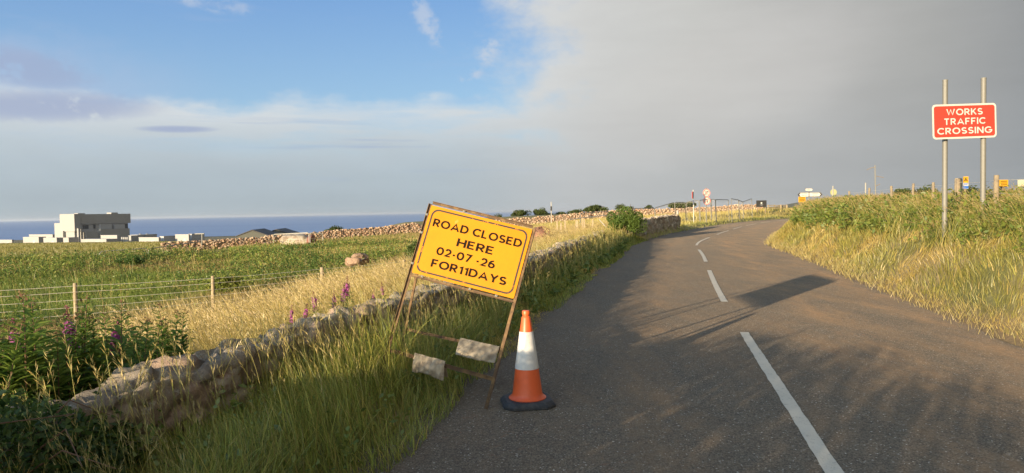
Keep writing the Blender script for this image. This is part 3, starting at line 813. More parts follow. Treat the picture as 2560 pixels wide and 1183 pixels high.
def scatter(n, side, l0, l1, y0, y1, power=1.0):
    """random points beside the road, side -1 left or +1 right, l0..l1 metres from its edge; depth biased towards the camera"""
    ia = np.searchsorted(RC[:, 1], y0); ib = np.searchsorted(RC[:, 1], y1); s0, s1 = RS[ia], RS[min(ib, len(RS) - 1)]
    t = rng.random(n) ** power; s = s0 + (s1 - s0) * t; l = rng.uniform(l0, l1, n)
    i = np.clip(np.searchsorted(RS, s), 0, len(RS) - 1); f = s - RS[i]
    off = (WL + l) * -1 if side < 0 else (WR + l); p = RC[i] + RT[i] * f[:, None] + RN[i] * off[:, None]
    return p, l


def inview(p, margin=120, top=2.0):
    d = np.maximum(p[:, 1], .3); px = CX + F * p[:, 0] / d
    return (p[:, 1] > .8) & (px > -margin) & (px < 2560 + margin)


def on_ground(p): return np.column_stack([p, height(p[:, 0], p[:, 1])])


def mixcol(w, a, b): return a * (1 - w[:, None]) + b * w[:, None]


WIND = math.pi * 0.97


def lean_az(n, spread=.9): return WIND + rng.normal(0, spread, n)


def clump_az(p, sc=.8, spread=.5):       # tussocks: neighbours lean the same way
    return WIND + (vnoise(p[:, 0] * sc + 61, p[:, 1] * sc + 23, 2) - .5) * 11.0 + rng.normal(0, spread, len(p))


def lod(P): return np.clip(P[:, 1] / 6.5, .85, 5.0)


def leaf_quads(acc, C, size, col, up=.3):
    n = len(C); nrm = rng.normal(0, 1, (n, 3)); nrm[:, 2] = np.abs(nrm[:, 2]) + up; nrm /= np.linalg.norm(nrm, axis=1)[:, None]
    a = rng.normal(0, 1, (n, 3)); a -= nrm * (a * nrm).sum(1)[:, None]; a /= np.linalg.norm(a, axis=1)[:, None]; b = np.cross(nrm, a)
    s = size[:, None]; V = np.stack([C - a * s, C - b * s * .5 + nrm * s * .12, C + a * s, C + b * s * .5 + nrm * s * .12], 1)
    acc.add(V.reshape(-1, 3), np.repeat(col[:, None, :], 4, 1).reshape(-1, 3), np.arange(n)[:, None] * 4 + np.arange(4)[None, :])


def broad_leaves(acc, p, m, r, size, up=.16):       # docks and other broad-leaved weeds among the grass
    p = p[inview(p)]; P = on_ground(p); idx = np.repeat(np.arange(len(P)), m); C = P[idx] + rng.normal(0, 1, (len(idx), 3)) * np.array([r, r, up * .35]) * .6; C[:, 2] = P[idx, 2] + .05 + np.abs(C[:, 2] - P[idx, 2]) + up * rng.random(len(idx))
    leaf_quads(acc, C, size * rng.uniform(.6, 1.5, len(idx)) * np.clip(P[idx, 1] / 9, .8, 2), mixcol(rng.random(len(idx)), GREEN * .8, LGREEN * .9))


# -- left verge, between the road and the wall
acc = Acc()
p, l = scatter(95000, -1, -.14, 2.1, 1.2, 33, 1.9); k = inview(p); p, l = p[k], l[k]
wx = p[:, 0]; ed = vnoise(p[:, 0] * 1.4, p[:, 1] * 1.4, 3); keep = (l > -.12 + .27 * ed) & ((l < 1.35) | (rng.random(len(l)) < .0)); p, l, ed = p[keep], l[keep], ed[keep]
P = on_ground(p); n = len(P); dry = sstep(vnoise(p[:, 0] * .8 + 3, p[:, 1] * .5 + 8, 3), .52, .68) * sstep(p[:, 1], 6.5, 9.0)
h = (.13 + .23 * sstep(l, .1, .5)) * (1 - .40 * sstep(l, .75, 1.1)) * (1 - .45 * sstep(l, .45, .8) * sstep(p[:, 1], 5.2, 4.2)) * (1 - .35 * sstep(p[:, 1], 8, 11)) * (1 + .60 * np.exp(-((p[:, 1] - 5.6) / 1.25) ** 2)) * rng.uniform(.55, 1.3, n) * (1 - .72 * dry * (l < 1.1)) * (.55 + .9 * vnoise(p[:, 0] * 2.2, p[:, 1] * 2.2, 2))
c0 = mixcol(rng.random(n) * .7, GREEN, LGREEN); c0 = mixcol(dry * .8 + (rng.random(n) < .16) * .6, c0, STRAW * .8); c1 = mixcol(rng.random(n) ** 1.6 * .5, c0, STRAW)
tone = rng.uniform(.6, 1.6, (n, 1)) * np.array([1.28, 1.18, 1.05])
blades(acc, P, h, .0062 * lod(P) * rng.uniform(.6, 1.35, n), rng.uniform(.15, 1.35, n), clump_az(p, 1.3, 1.1), c0 * tone, c1 * tone, 4)
q_, l_ = scatter(420, -1, .15, 1.3, 2.0, 30, 1.7); broad_leaves(acc, q_, 14, .10, .030)
p, l = scatter(4200, -1, .30, 1.45, 1.5, 32, 1.6); k = inview(p); p, l = p[k], l[k]; k = (p[:, 1] > 4.9) | (rng.random(len(p)) < .45); p, l = p[k], l[k]; P = on_ground(p); n = len(P)
h = rng.uniform(.38, .78, n) * (.75 + .25 * sstep(l, .4, 1.0)); w_ = rng.random(n)
stalks(acc, P, h, .0026 * lod(P), rng.uniform(.1, .75, n), lean_az(n, 1.1), mixcol(w_ * .7, LGREEN, STRAW), mixcol(w_, GOLD, PALE), .25, 11, .55)
tag(acc.build('verge_grass', M['grass']), 'long green grass with straw seed heads on the left verge', 'grass', kind='stuff')

# -- dry grass beyond the wall
acc = Acc()
p, l = scatter(200000, -1, 1.95, 13.5, 2.0, 46, 1.7); k = inview(p, 700); p, l = p[k], l[k]
den = vnoise(p[:, 0] * .35 + 20, p[:, 1] * .35 + 5, 3); u_ = p[:, 0] / p[:, 1]
limit = 5.6 + 3.2 * den + 7 * sstep(u_, -.13, -.02); k = (l < limit) & ~((u_ < -.42) & (p[:, 1] < 7.5) & (l < 1.0)); p, l, den = p[k], l[k], den[k]
P = on_ground(p); n = len(P); h = rng.uniform(.35, .75, n) * (.65 + .6 * den) * (.45 + .55 * sstep(l, 2.2, 3.4)); w_ = np.clip(rng.random(n) * .8 + (den - .5) * .8, 0, 1)
blades(acc, P, h, .0042 * lod(P) * rng.uniform(.7, 1.3, n), rng.uniform(.1, .9, n), lean_az(n, 1.2), mixcol(1 - w_ * .55, LGREEN, STRAW), mixcol(w_, GOLD, STRAW), 3)
k = rng.random(n) < .22; P2 = P[k]; n2 = len(P2); h2 = rng.uniform(.6, 1.0, n2) * (.7 + .45 * den[k]) * (.5 + .5 * sstep(l[k], 2.1, 3.2))
stalks(acc, P2, h2, .0024 * lod(P2), rng.uniform(.35, 1.15, n2), lean_az(n2, .55), mixcol(rng.random(n2) * .6, STRAW, GOLD), mixcol(rng.random(n2), PALE, np.array([.52, .39, .22])), .26, 7, .8)
tag(acc.build('dry_grass', M['grass']), 'tall straw-coloured seeding grass in the field beyond the stone wall', 'grass', kind='stuff')


# -- green weeds over the hollow behind the fence
def build_weeds():
    acc = Acc(); N = 15000; y = 12.5 + 40 * rng.random(N) ** 1.25; u = rng.uniform(-.95, -.04, N); x = u * y
    q, ix = road_q(x, y); L = -q - WL; n1 = vnoise(x * .13 + 2, y * .22 + 7, 4); n2 = vnoise(x * .5 + 12, y * .5 + 3, 3); k = (L > 6.5 + 3.0 * n1) & (rng.random(N) < .12 + 1.1 * sstep(n1 + .35 * (n2 - .5), .40, .58)) & (u + .05 * n1 < -.05) & ((L > 11.5 + 2.5 * (n2 - .5)) | (rng.random(N) < .16)); x, y, n1, n2 = x[k], y[k], n1[k], n2[k]
    z = height(x, y); N = len(x); r = rng.uniform(.08, .30, N) * (.6 + .9 * n2); hh = r * rng.uniform(.6, 1.6, N) * (.5 + 1.1 * sstep(n1, .42, .62)); tone = np.clip(vnoise(x * .35 + 31, y * .35 + 17, 3) * 1.6 - .4 + rng.normal(0, .18, N), 0, 1)
    cc = mixcol(tone, DGREEN * 1.35, LGREEN * 1.15); cc = mixcol((rng.random(N) < .16) * .75, cc, STRAW * .65); cc = mixcol(sstep(tone, .8, 1) * .4, cc, np.array([.30, .29, .07]))
    m = 26; idx = np.repeat(np.arange(N), m); d = rng.normal(0, 1, (len(idx), 3)); d[:, 2] = np.abs(d[:, 2]); d /= np.linalg.norm(d, axis=1)[:, None]; d *= rng.uniform(.2, 1.15, (len(idx), 1))
    C = np.stack([x[idx] + d[:, 0] * r[idx] * 1.2, y[idx] + d[:, 1] * r[idx] * 1.2, z[idx] + d[:, 2] * hh[idx] * 1.3 + .02], 1)
    leaf_quads(acc, C, (.018 + .026 * rng.random(len(idx))) * np.clip(y[idx] / 20, .8, 2.2), cc[idx] * rng.uniform(.75, 1.25, (len(idx), 1)))
    M_ = 150000; y = 12.5 + 62 * rng.random(M_) ** 1.25; u = rng.uniform(-.95, .0, M_); x = u * y; q, ix = road_q(x, y); L = -q - WL; k = (L > 6.0) & (u < -.02) & ((y < 52) | (u > -.40)); x, y, u = x[k], y[k], u[k]; z = height(x, y); n = len(x)
    w_ = vnoise(x * .2, y * .4, 3); w2 = vnoise(x * .09 + 5, y * .12 + 50, 3); c = mixcol(rng.random(n), GREEN, LGREEN); brown = sstep(w2 + .4 * (w_ - .5), .53, .66) * .8 + .9 * sstep(L[k], 13.0, 11.0) * (.5 + .9 * w_); brown = np.maximum(brown, .8 * sstep(u, -.27, -.12)); c = mixcol(np.clip(brown, 0, 1), c, mixcol(rng.random(n), np.array([.33, .20, .105]), STRAW * .75))
    blades(acc, np.stack([x, y, z], 1), rng.uniform(.10, .36, n), .009 * np.clip(y / 16, .8, 4), rng.uniform(.15, 1.0, n), lean_az(n, 1.5), c, c * 1.12, 2)
    k = rng.random(n) < .012; n_ = k.sum(); stalks(acc, np.stack([x, y, z], 1)[k], rng.uniform(.4, .8, n_), .006 * np.clip(y[k] / 16, .8, 3), rng.uniform(.05, .5, n_), lean_az(n_, 1.2), mixcol(rng.random(n_), LGREEN * .8, STRAW * .8), mixcol(rng.random(n_), np.array([.30, .19, .10]), STRAW), .3, 6, 1.0)
    tag(acc.build('weeds', M['leaf']), 'low green weeds and thistles covering the hollow field beyond the wire fence', 'weeds', kind='stuff')
    acc = Acc(); N = 110000; y = 58 * (640 / 58) ** rng.random(N); u = rng.uniform(-.95, -.34, N); x = u * y; z = height(x, y); tram = np.abs(((x * .8 + y * .45) / 14.0) % 1 - .5) < .06; k = ~(tram & (rng.random(N) < .85)) & (u < -.36 - .1 * sstep(y, 90, 60)); x, y, z = x[k], y[k], z[k]; n = len(x); w_ = vnoise(x * .02, y * .02, 4)
    c = mixcol(np.clip(w_ * 1.5 - .3 + rng.normal(0, .15, n), 0, 1), np.array([.135, .145, .036]), np.array([.25, .215, .055])); blades(acc, np.stack([x, y, z], 1), rng.uniform(.35, .55, n), .022 * (y / 60), rng.uniform(.1, .6, n), lean_az(n, 1.0), c, c * 1.15, 2)
    tag(acc.build('crop', M['grass']), 'yellow-green standing crop in the sloping field below the power station', 'crop', kind='stuff')


build_weeds()

# -- right bank
acc = Acc()
p, l = scatter(170000, 1, .08, 6.5, 3.2, 62, 1.75); k = inview(p); p, l = p[k], l[k]; P = on_ground(p); n = len(P)
n1 = vnoise(p[:, 0] * .55 + 4, p[:, 1] * .55 + 4, 3); n2 = vnoise(p[:, 0] * 1.15 + 14, p[:, 1] * 1.15 + 4, 3); n3 = vnoise(p[:, 0] * 2.6 + 44, p[:, 1] * 2.6 + 9, 2)
tall = sstep(l + (n1 - .5) * 1.3 + (n2 - .5) * .5, 1.15, 1.45); thatch = sstep(n2, .50, .60) * (1 - tall); dryt = sstep(n2 + .3 * (n3 - .5), .58, .72) * tall
h = (.07 + .13 * sstep(l, .1, .6)) * (.6 + .8 * n3) * (1 - tall) + tall * (.22 + .38 * n1 + .18 * (n3 - .5)); h = h * rng.uniform(.55, 1.35, n)
c0 = mixcol(np.clip(rng.random(n) * .7 + (n3 - .5), 0, 1), GREEN * .95, LGREEN); dw = np.clip(thatch * (.55 + .5 * rng.random(n)) + (1 - tall) * .40 + dryt * .7 * rng.random(n) + (rng.random(n) < .12) * .6, 0, 1)
c0 = mixcol(dw, c0, mixcol(rng.random(n), STRAW, np.array([.46, .33, .15]))); c1 = mixcol(rng.random(n) ** 2 * .45, c0, STRAW); tone = (rng.uniform(.6, 1.3, n) * (.72 + .5 * n3))[:, None] * np.array([.92, .92, .74]); c0 = c0 * tone; c1 = c1 * tone
blades(acc, P, h, .0052 * lod(P) * rng.uniform(.6, 1.45, n), rng.uniform(.15, 1.2, n) + thatch * .45, clump_az(p, .9, .7), c0, c1, 4)
k = (tall > .5) & (rng.random(n) < .11); P2 = P[k]; n2_ = len(P2)
stalks(acc, P2, rng.uniform(.42, .80, n2_), .0024 * lod(P2), rng.uniform(.4, 1.3, n2_), lean_az(n2_, .8), mixcol(rng.random(n2_), LGREEN * .85, STRAW * .85), mixcol(rng.random(n2_), np.array([.34, .23, .125]), STRAW * .9), .28, 8, .75)
# mown straw lying along the tarmac
q_, l_ = scatter(900, 1, 1.0, 4.5, 3.5, 45, 1.7); broad_leaves(acc, q_, 26, .22, .030, .42)
p, l = scatter(5500, 1, -.22, .36, 3.2, 40, 1.6); k = inview(p) & (rng.random(len(l)) < sstep(l, -.25, .15)); p = p[k]; P3 = on_ground(p); P3[:, 2] = np.maximum(P3[:, 2], 0.012) + .006; n = len(P3)
blades(acc, P3, rng.uniform(.07, .20, n), .0038 * lod(P3), rng.uniform(1.15, 1.5, n), rng.uniform(0, 6.28, n), np.tile(STRAW, (n, 1)) * rng.uniform(.5, 1.0, (n, 1)), np.tile(PALE * .8, (n, 1)), 3, .35)
tag(acc.build('bank_grass', M['grass']), 'green and straw grass covering the roadside bank on the right', 'grass', kind='stuff')

# -- verge past the wall end, on the left further up the road
acc = Acc()
p, l = scatter(42000, -1, .05, 22, 30, 92, 1.2); k = inview(p); p, l = p[k], l[k]; P = on_ground(p); n = len(P); n1 = vnoise(p[:, 0] * .3, p[:, 1] * .3, 3)
nearroad = sstep(l, 2.4, .6); h = (.22 + .32 * n1) * rng.uniform(.6, 1.3, n) * (1 - .5 * nearroad) * (1 + .9 * np.exp(-((l - .9) / .45) ** 2) * (p[:, 1] < 50))
c0 = mixcol(np.clip(nearroad * .7 + sstep(n1, .55, .7) * .4 + rng.random(n) * .2, 0, 1), STRAW, LGREEN * .9)
blades(acc, P, h, .02 * np.clip(P[:, 1] / 40, .8, 2) * rng.uniform(.7, 1.3, n), rng.uniform(.1, .9, n), lean_az(n, 1.2), c0, mixcol(rng.random(n), c0, STRAW), 2)
tag(acc.build('far_verge_grass', M['grass']), 'rough grass on the left verge beyond the end of the wall', 'grass', kind='stuff')

# ------------------------------------------------------------------ bushes, hedge, trees
def crown_mesh(acc, c, rx, ry, rz, n, size, cols, lump=.35, r=None, hollow=.5):
    """leaf-sized faces through an uneven volume of lobes"""
    r = r or rng; nl = 20; ld_ = r.normal(0, 1, (nl, 3)); ld_ /= np.linalg.norm(ld_, axis=1)[:, None]; ld_[:, 2] = np.abs(ld_[:, 2]) * .9 - .15
    lc = ld_ * r.uniform(.35, .85, (nl, 1)); lr = r.uniform(.18, .46, nl); i = r.integers(0, nl, n)
    d = r.normal(0, 1, (n, 3)); d /= np.linalg.norm(d, axis=1)[:, None]; d *= (r.random((n, 1)) * (1 - hollow) + hollow) ** .6
    P = lc[i] + d * lr[i][:, None]; C = np.array(c) + P * np.array([rx, ry, rz]); w = r.random(n) * .6 + (r.random(nl)[i]) * .4
    leaf_quads(acc, C, size * r.uniform(.6, 1.4, n), mixcol(w, cols[0], cols[1]), .2)


def bush(name, loc, rx, ry, hgt, n, size, cols, label, cat='bush', group=None, stems=9):
    o = empty(name, loc, label, cat, group); a = Acc(); crown_mesh(a, np.array(loc) + np.array([0, 0, hgt * .42]), rx * 1.08, ry, hgt * .60, n, size, cols); a.build('foliage', M['leaf'], o)
    m = MB()
    for k in range(stems):
        an = random.uniform(0, 6.28); q = np.array(loc); e = q + np.array([math.cos(an) * rx * .6, math.sin(an) * ry * .6, hgt * random.uniform(.6, .95)]); mid = (q + e) / 2 + np.array([0, 0, hgt * .1])
        m.tube([q - np.array([0, 0, .1]), mid, e], [.02 * hgt, .014 * hgt, .005 * hgt], 5)
    m.build('stem', M['bark'], o); return o


bp_ = at(1562, 566, 33.0); bush('roadside_bush', (bp_[0], bp_[1], hz(bp_[0], bp_[1])), .88, .8, 1.75, 9000, .040, (np.array([.07, .12, .025]), np.array([.17, .24, .05])), 'bright green hawthorn bush at the far end of the stone wall')

for px, py, Y, rx, hh, cols, lb in ((562, 735, 21.0, .50, .75, (np.array([.13, .17, .035]), np.array([.26, .28, .06])), 'low yellow-green bush in the weedy field behind the second fence post'), (1036, 642, 31.0, .42, 1.15, (np.array([.06, .10, .03]), np.array([.14, .19, .05])), 'upright dark green bush in the field just left of the yellow sign'), (330, 668, 36.0, .9, .7, (np.array([.05, .10, .025]), np.array([.13, .20, .045])), 'broad low dark bush in the middle of the weedy field')):
    q_ = at(px, py, Y); bush('field_bush', (q_[0], q_[1], hz(q_[0], q_[1])), rx, rx * .8, hh, 2600, .045, cols, lb, stems=6)
# bramble hedge on the wall line, from the near corner of the frame back past the camera
def bramble():
    o = empty('bramble_hedge', (-2.6, 1.0, .1), 'dark bramble bush smothering the near end of the stone wall', 'hedge'); a = Acc(); m = MB(); r = rng
    N = 60000; y = np.where(r.random(N) < .55, r.uniform(1.6, 3.9, N), r.uniform(-9.5, 1.6, N)); N_ = N; w = np.interp(y, [-9.5, 1.5, 3.2, 3.75], [1.0, .85, .50, .26]); cx = np.interp(y, [-9.5, 0, 2.0, 3.75], [-3.9, -2.9, -2.46, -2.30])
    top = np.interp(y, [-9.5, -2, .8, 1.9, 2.7, 3.3, 3.75], [1.42, 1.36, 1.22, .93, .80, .66, .42]) * (.70 + .62 * vnoise(y * 1.1 + 3, y * 0 + 2, 3))
    ang = r.uniform(0, np.pi, N); rad = r.uniform(.4, 1.05, N); x = cx + np.cos(ang) * rad * w; z = .05 + np.sin(ang) * rad * top
    leaf_quads(a, np.stack([x, y, z], 1), r.uniform(.014, .030, N) * np.where(y < 1.0, 1.8, 1.0), mixcol(r.random(N), np.array([.035, .070, .018]), np.array([.12, .18, .04])))
    for k in range(190):
        yy = random.uniform(-9, 3.5); c = np.interp(yy, [-9.5, 0, 2.0, 3.75], [-3.9, -2.9, -2.46, -2.30]); t = np.interp(yy, [-9.5, -2, 1.0, 2.4, 3.3, 3.75], [1.5, 1.42, 1.25, 1.0, .55, .32]); dx = random.uniform(-.6, .6); h_ = t * random.uniform(.85, 1.15)
        pts = [(c, yy, .05), (c + dx * .4, yy + random.uniform(-.2, .2), h_ * .75), (c + dx * .8, yy + random.uniform(-.3, .3), h_), (c + dx * 1.15, yy + random.uniform(-.4, .4), h_ * .85)]
        m.tube(pts, [.008, .006, .004, .002], 5)
        q = np.array([np.array(pts[2]) + np.random.default_rng(k).normal(0, .1, 3) for _ in range(1)]); nn = 14; tt = r.random(nn)[:, None]; C = np.array(pts[1]) * (1 - tt) + np.array(pts[3]) * tt + r.normal(0, .05, (nn, 3)); C[:, 2] += (h_ - C[:, 2]) * .4
        leaf_quads(a, C, r.uniform(.013, .026, nn), mixcol(r.random(nn), np.array([.035, .07, .018]), np.array([.10, .155, .035])))
    a.build('foliage', M['leaf'], o); m.build('stem', M['paint_stem'], o)
bramble()


def tree(name, px0, px1, ytop, ybase, Y, label, cols, group=None, n=2200, trunk=True):
    c = at((px0 + px1) / 2, ybase, Y); wd = (px1 - px0) / F * Y; top = at((px0 + px1) / 2, ytop, Y)[2]; zb = min(hz(c[0], c[1]), c[2]); b = c[2]
    loc = (c[0], c[1], zb); o = empty(name, loc, label, 'tree', group); a = Acc(); ch = (top - b)
    crown_mesh(a, (c[0], c[1], b + ch * .36), wd * .53, wd * .45, ch * .70, n, wd * .034 + .05, cols, hollow=.35); a.build('crown', M['far_leaf'], o)
    m = MB(); tr = max(.12, wd * .03); m.tube([(c[0], c[1], zb - .3), (c[0] + .05 * wd, c[1], b + ch * .3), (c[0], c[1], b + ch * .7)], [tr, tr * .8, tr * .3], 7)
    for k in range(6):
        an = k * 1.05 + .3; m.tube([(c[0], c[1], b + ch * .2), (c[0] + math.cos(an) * wd * .18, c[1] + math.sin(an) * wd * .18, b + ch * .5), (c[0] + math.cos(an) * wd * .36, c[1] + math.sin(an) * wd * .3, b + ch * .75)], [tr * .6, tr * .4, tr * .15], 5)
    m.build('trunk', M['bark'], o); return o


TC = (np.array([.040, .058, .022]), np.array([.095, .120, .040]))
G_T = 'trees on the skyline'
tree('skyline_tree', 1275, 1326, 519, 546, 340, 'round-crowned tree on the skyline, just right of the yellow sign', TC, G_T)
tree('skyline_tree', 1329, 1370, 519, 545, 345, 'rounded tree on the skyline just left of the pole with a dark band', TC, G_T)
tree('skyline_tree', 1364, 1386, 530, 545, 350, 'low spreading tree behind the foot of the pole with a dark band', TC, G_T, 900)
tree('skyline_tree', 1384, 1420, 527, 544, 355, 'small dark tree on the skyline just right of the pole with a dark band', TC, G_T, 1200)
tree('skyline_tree', 1416, 1462, 522, 540, 360, 'low wide tree between the small dark tree and the broad tall tree', TC, G_T, 1600)
tree('skyline_tree', 1458, 1522, 509, 534, 350, 'broad tall tree on the skyline left of the roadside bush', TC, G_T, 3000)
tree('skyline_tree', 1538, 1570, 507, 530, 350, 'flat-topped tree rising behind the left half of the roadside bush', TC, G_T, 1400)
tree('skyline_tree', 1566, 1588, 514, 530, 360, 'small tree rising behind the right edge of the roadside bush', TC, G_T, 900)
tree('skyline_tree', 1608, 1634, 510, 526, 360, 'small round tree on the skyline between the bush and the mesh panels', TC, G_T, 900)
tree('skyline_tree', 1668, 1740, 502, 526, 330, 'wide dark tree on the skyline behind the mesh panels', TC, G_T, 2600)
tree('skyline_tree', 812, 862, 565, 586, 190, 'dark tree between the rubble wall and the sea, left of the yellow sign', TC, None, 1800)
tree('skyline_tree', 862, 888, 571, 586, 195, 'low dark shrub-like tree beside the larger one in front of the sea', TC, None, 700)
tree('skyline_tree', 1230, 1258, 533, 548, 420, 'tiny tree peeping over the top edge of the yellow sign', TC, None, 700)
for (a_, b_, t_, lb) in ((2228, 2300, 466, 'dark low tree behind the bank fence, left of the red sign posts'), (2288, 2352, 458, 'darker taller tree behind the bank fence, nearest the left red sign post'), (2386, 2470, 462, 'dark tree behind the bank between the two red sign posts'), (2468, 2560, 472, 'dark tree behind the bank fence at the far right')):
    tree('hedgerow_tree', a_, b_, t_, 512, 150, lb, TC, 'trees behind the bank fence', 1700)

# ------------------------------------------------------------------ willowherb
def make_willowherb(seed, flowers, height_=1.15):
    r = np.random.default_rng(seed); o = empty('willowherb', (0, 0, 0)); m = MB()
    bx, by = r.normal(0, .05, 2); sp = lambda t: np.array([bx * t * t, by * t * t, height_ * t]); m.tube([sp(t) for t in np.linspace(0, 1, 7)], [.0055, .005, .005, .0045, .004, .003, .0015], 5)
    m.build('stem', M['paint_stem'], o); a = Acc(); nl = 74
    for k in range(nl):
        t = .12 + (.66 if flowers else .84) * k / nl; an = k * 2.4 + r.normal(0, .2); p = sp(t); ln = (.19 - .10 * max(0, t - .45)) * r.uniform(.75, 1.15) * (1 if t < .8 else .6); d = np.array([math.cos(an), math.sin(an), r.uniform(.25, .75)]); d /= np.linalg.norm(d)
        s = np.array([-math.sin(an), math.cos(an), 0]); w = ln * .135; q1 = p + d * ln * .35; q2 = p + d * ln * .75 - np.array([0, 0, ln * .08]); q3 = p + d * ln - np.array([0, 0, ln * .22]); f = np.array([0, 0, w * .35])
        V = np.array([p, q1 - s * w + f, q2 - s * w * .8 + f, q3, q2 + s * w * .8 + f, q1 + s * w + f, q1, q2]); c = mixcol(np.array([r.random()]), np.array([.105, .19, .035]), np.array([.27, .36, .07]))
        a.add(V, np.repeat(c, 8, 0), np.array([[1, 2, 7, 6], [6, 7, 4, 5]]), np.array([[0, 1, 6], [0, 6, 5], [2, 3, 7], [7, 3, 4]]))
    a.build('leaves', M['leaf'], o)
    a = Acc(); n = 90 if flowers else 9; t0 = .70 if flowers else .95
    for k in range(n):
        f = k / n; t = t0 + (1 - t0) * f; an = k * 2.4; p = sp(t); op = flowers and f < .62; ln = .034 * r.uniform(.8, 1.2) if op else .016; d = np.array([math.cos(an), math.sin(an), .15 if op else .5 - f * .2]); d /= np.linalg.norm(d); b = p + d * (.022 * (1 - f) + .006)
        c = mixcol(np.array([r.random()]), np.array([.36, .09, .28]), np.array([.56, .20, .46])) if op else mixcol(np.array([r.random()]), np.array([.24, .09, .13]) if flowers else np.array([.14, .15, .05]), np.array([.22, .12, .08]))
        leaf_quads(a, np.repeat(b[None], 3 if op else 1, 0) + r.normal(0, .006, (3 if op else 1, 3)), np.full(3 if op else 1, ln), np.repeat(c, 3 if op else 1, 0))
    a.build('flower_spike', M['petal'], o); return o


def copy_tree(o, parent=None):
    c = o.copy(); COL.objects.link(c); c.parent = parent
    for ch in o.children: copy_tree(ch, c)
    return c


protos = {True: [make_willowherb(s, True) for s in (1, 2, 3)], False: [make_willowherb(s, False, 1.0) for s in (11, 12, 13, 14)]}
used = set()


def place(flowers, x, y, sc, label, group, lean=.12):
    k = random.randrange(len(protos[flowers])); src = protos[flowers][k]
    o = src if (flowers, k) not in used else copy_tree(src); used.add((flowers, k))
    o.location = (x, y, hz(x, y) - .02); o.scale = (sc, sc, sc); o.rotation_euler = (random.uniform(-lean, lean), random.uniform(-lean, lean), random.uniform(0, 6.28))
    tag(o, label, 'plant', group); return o


G_W = 'willowherb in leaf behind the near wall'
for k in range(120):
    px = random.uniform(-60, 330) if k < 98 else random.uniform(310, 450); y = random.uniform(3.7, 6.3) if k < 98 else random.uniform(5.2, 6.1)
    x = (px - 1280) / F * y
    if x > np.interp(y, [2.3, 4.2, 5.28, 6.6], [-2.5, -2.34, -2.05, -1.74]) - .5: x = np.interp(y, [2.3, 4.2, 5.28, 6.6], [-2.5, -2.34, -2.05, -1.74]) - .5 - random.random() * .6
    place(False, x, y, random.uniform(.80, 1.10) * (.86 if px > 300 else 1), 'leafy willowherb without flowers in the dense green clump behind the near wall end', G_W)
FLW = [(45, 795, 5.0, 'willowherb with the fullest magenta spike, far left behind the wall'), (70, 812, 5.3, 'shorter magenta willowherb just right of the fullest spike at far left'), (195, 765, 5.3, 'tall willowherb with a thin pink spike near the first fence post'), (262, 800, 5.5, 'willowherb with sparse pink buds above the leafy clump'), (12, 838, 4.8, 'low pink willowherb at the far left edge of the clump'),
       (866, 700, 8.3, 'tallest willowherb of the pink group by the middle of the wall'), (850, 715, 8.1, 'second tallest willowherb, on the left of the tallest in the pink group'), (832, 735, 8.0, 'mid-height willowherb in the middle of the pink group by the wall'), (790, 738, 7.7, 'bushy pink willowherb on the left side of the pink group by the wall'), (754, 768, 7.4, 'small pink willowherb leaning at the left end of the pink group'), (728, 790, 7.0, 'lowest willowherb of the pink group, close to the wall top'), (958, 712, 9.4, 'pink willowherb standing alone right of the pink group, near the sign leg'), (930, 728, 9.2, 'short pale willowherb between the pink group and the lone one')]
for px, py, y, lb in FLW:
    c = at(px, py - 12, y); wx = np.interp(y, [2.3, 4.2, 5.28, 6.6, 8.9, 14.6], [-2.5, -2.34, -2.05, -1.74, -1.0, .4]) - .36; x = min(c[0], wx); hh = c[2] - hz(x, y)
    place(True, x, y, max(.5, hh / 1.15), lb, 'willowherb in flower behind the wall', .06)

# ------------------------------------------------------------------ text
def arc(cx, cy, rx, ry, a0, a1, n=18): return [(cx + rx * math.cos(math.radians(a0 + (a1 - a0) * i / n)), cy + ry * math.sin(math.radians(a0 + (a1 - a0) * i / n))) for i in range(n + 1)]


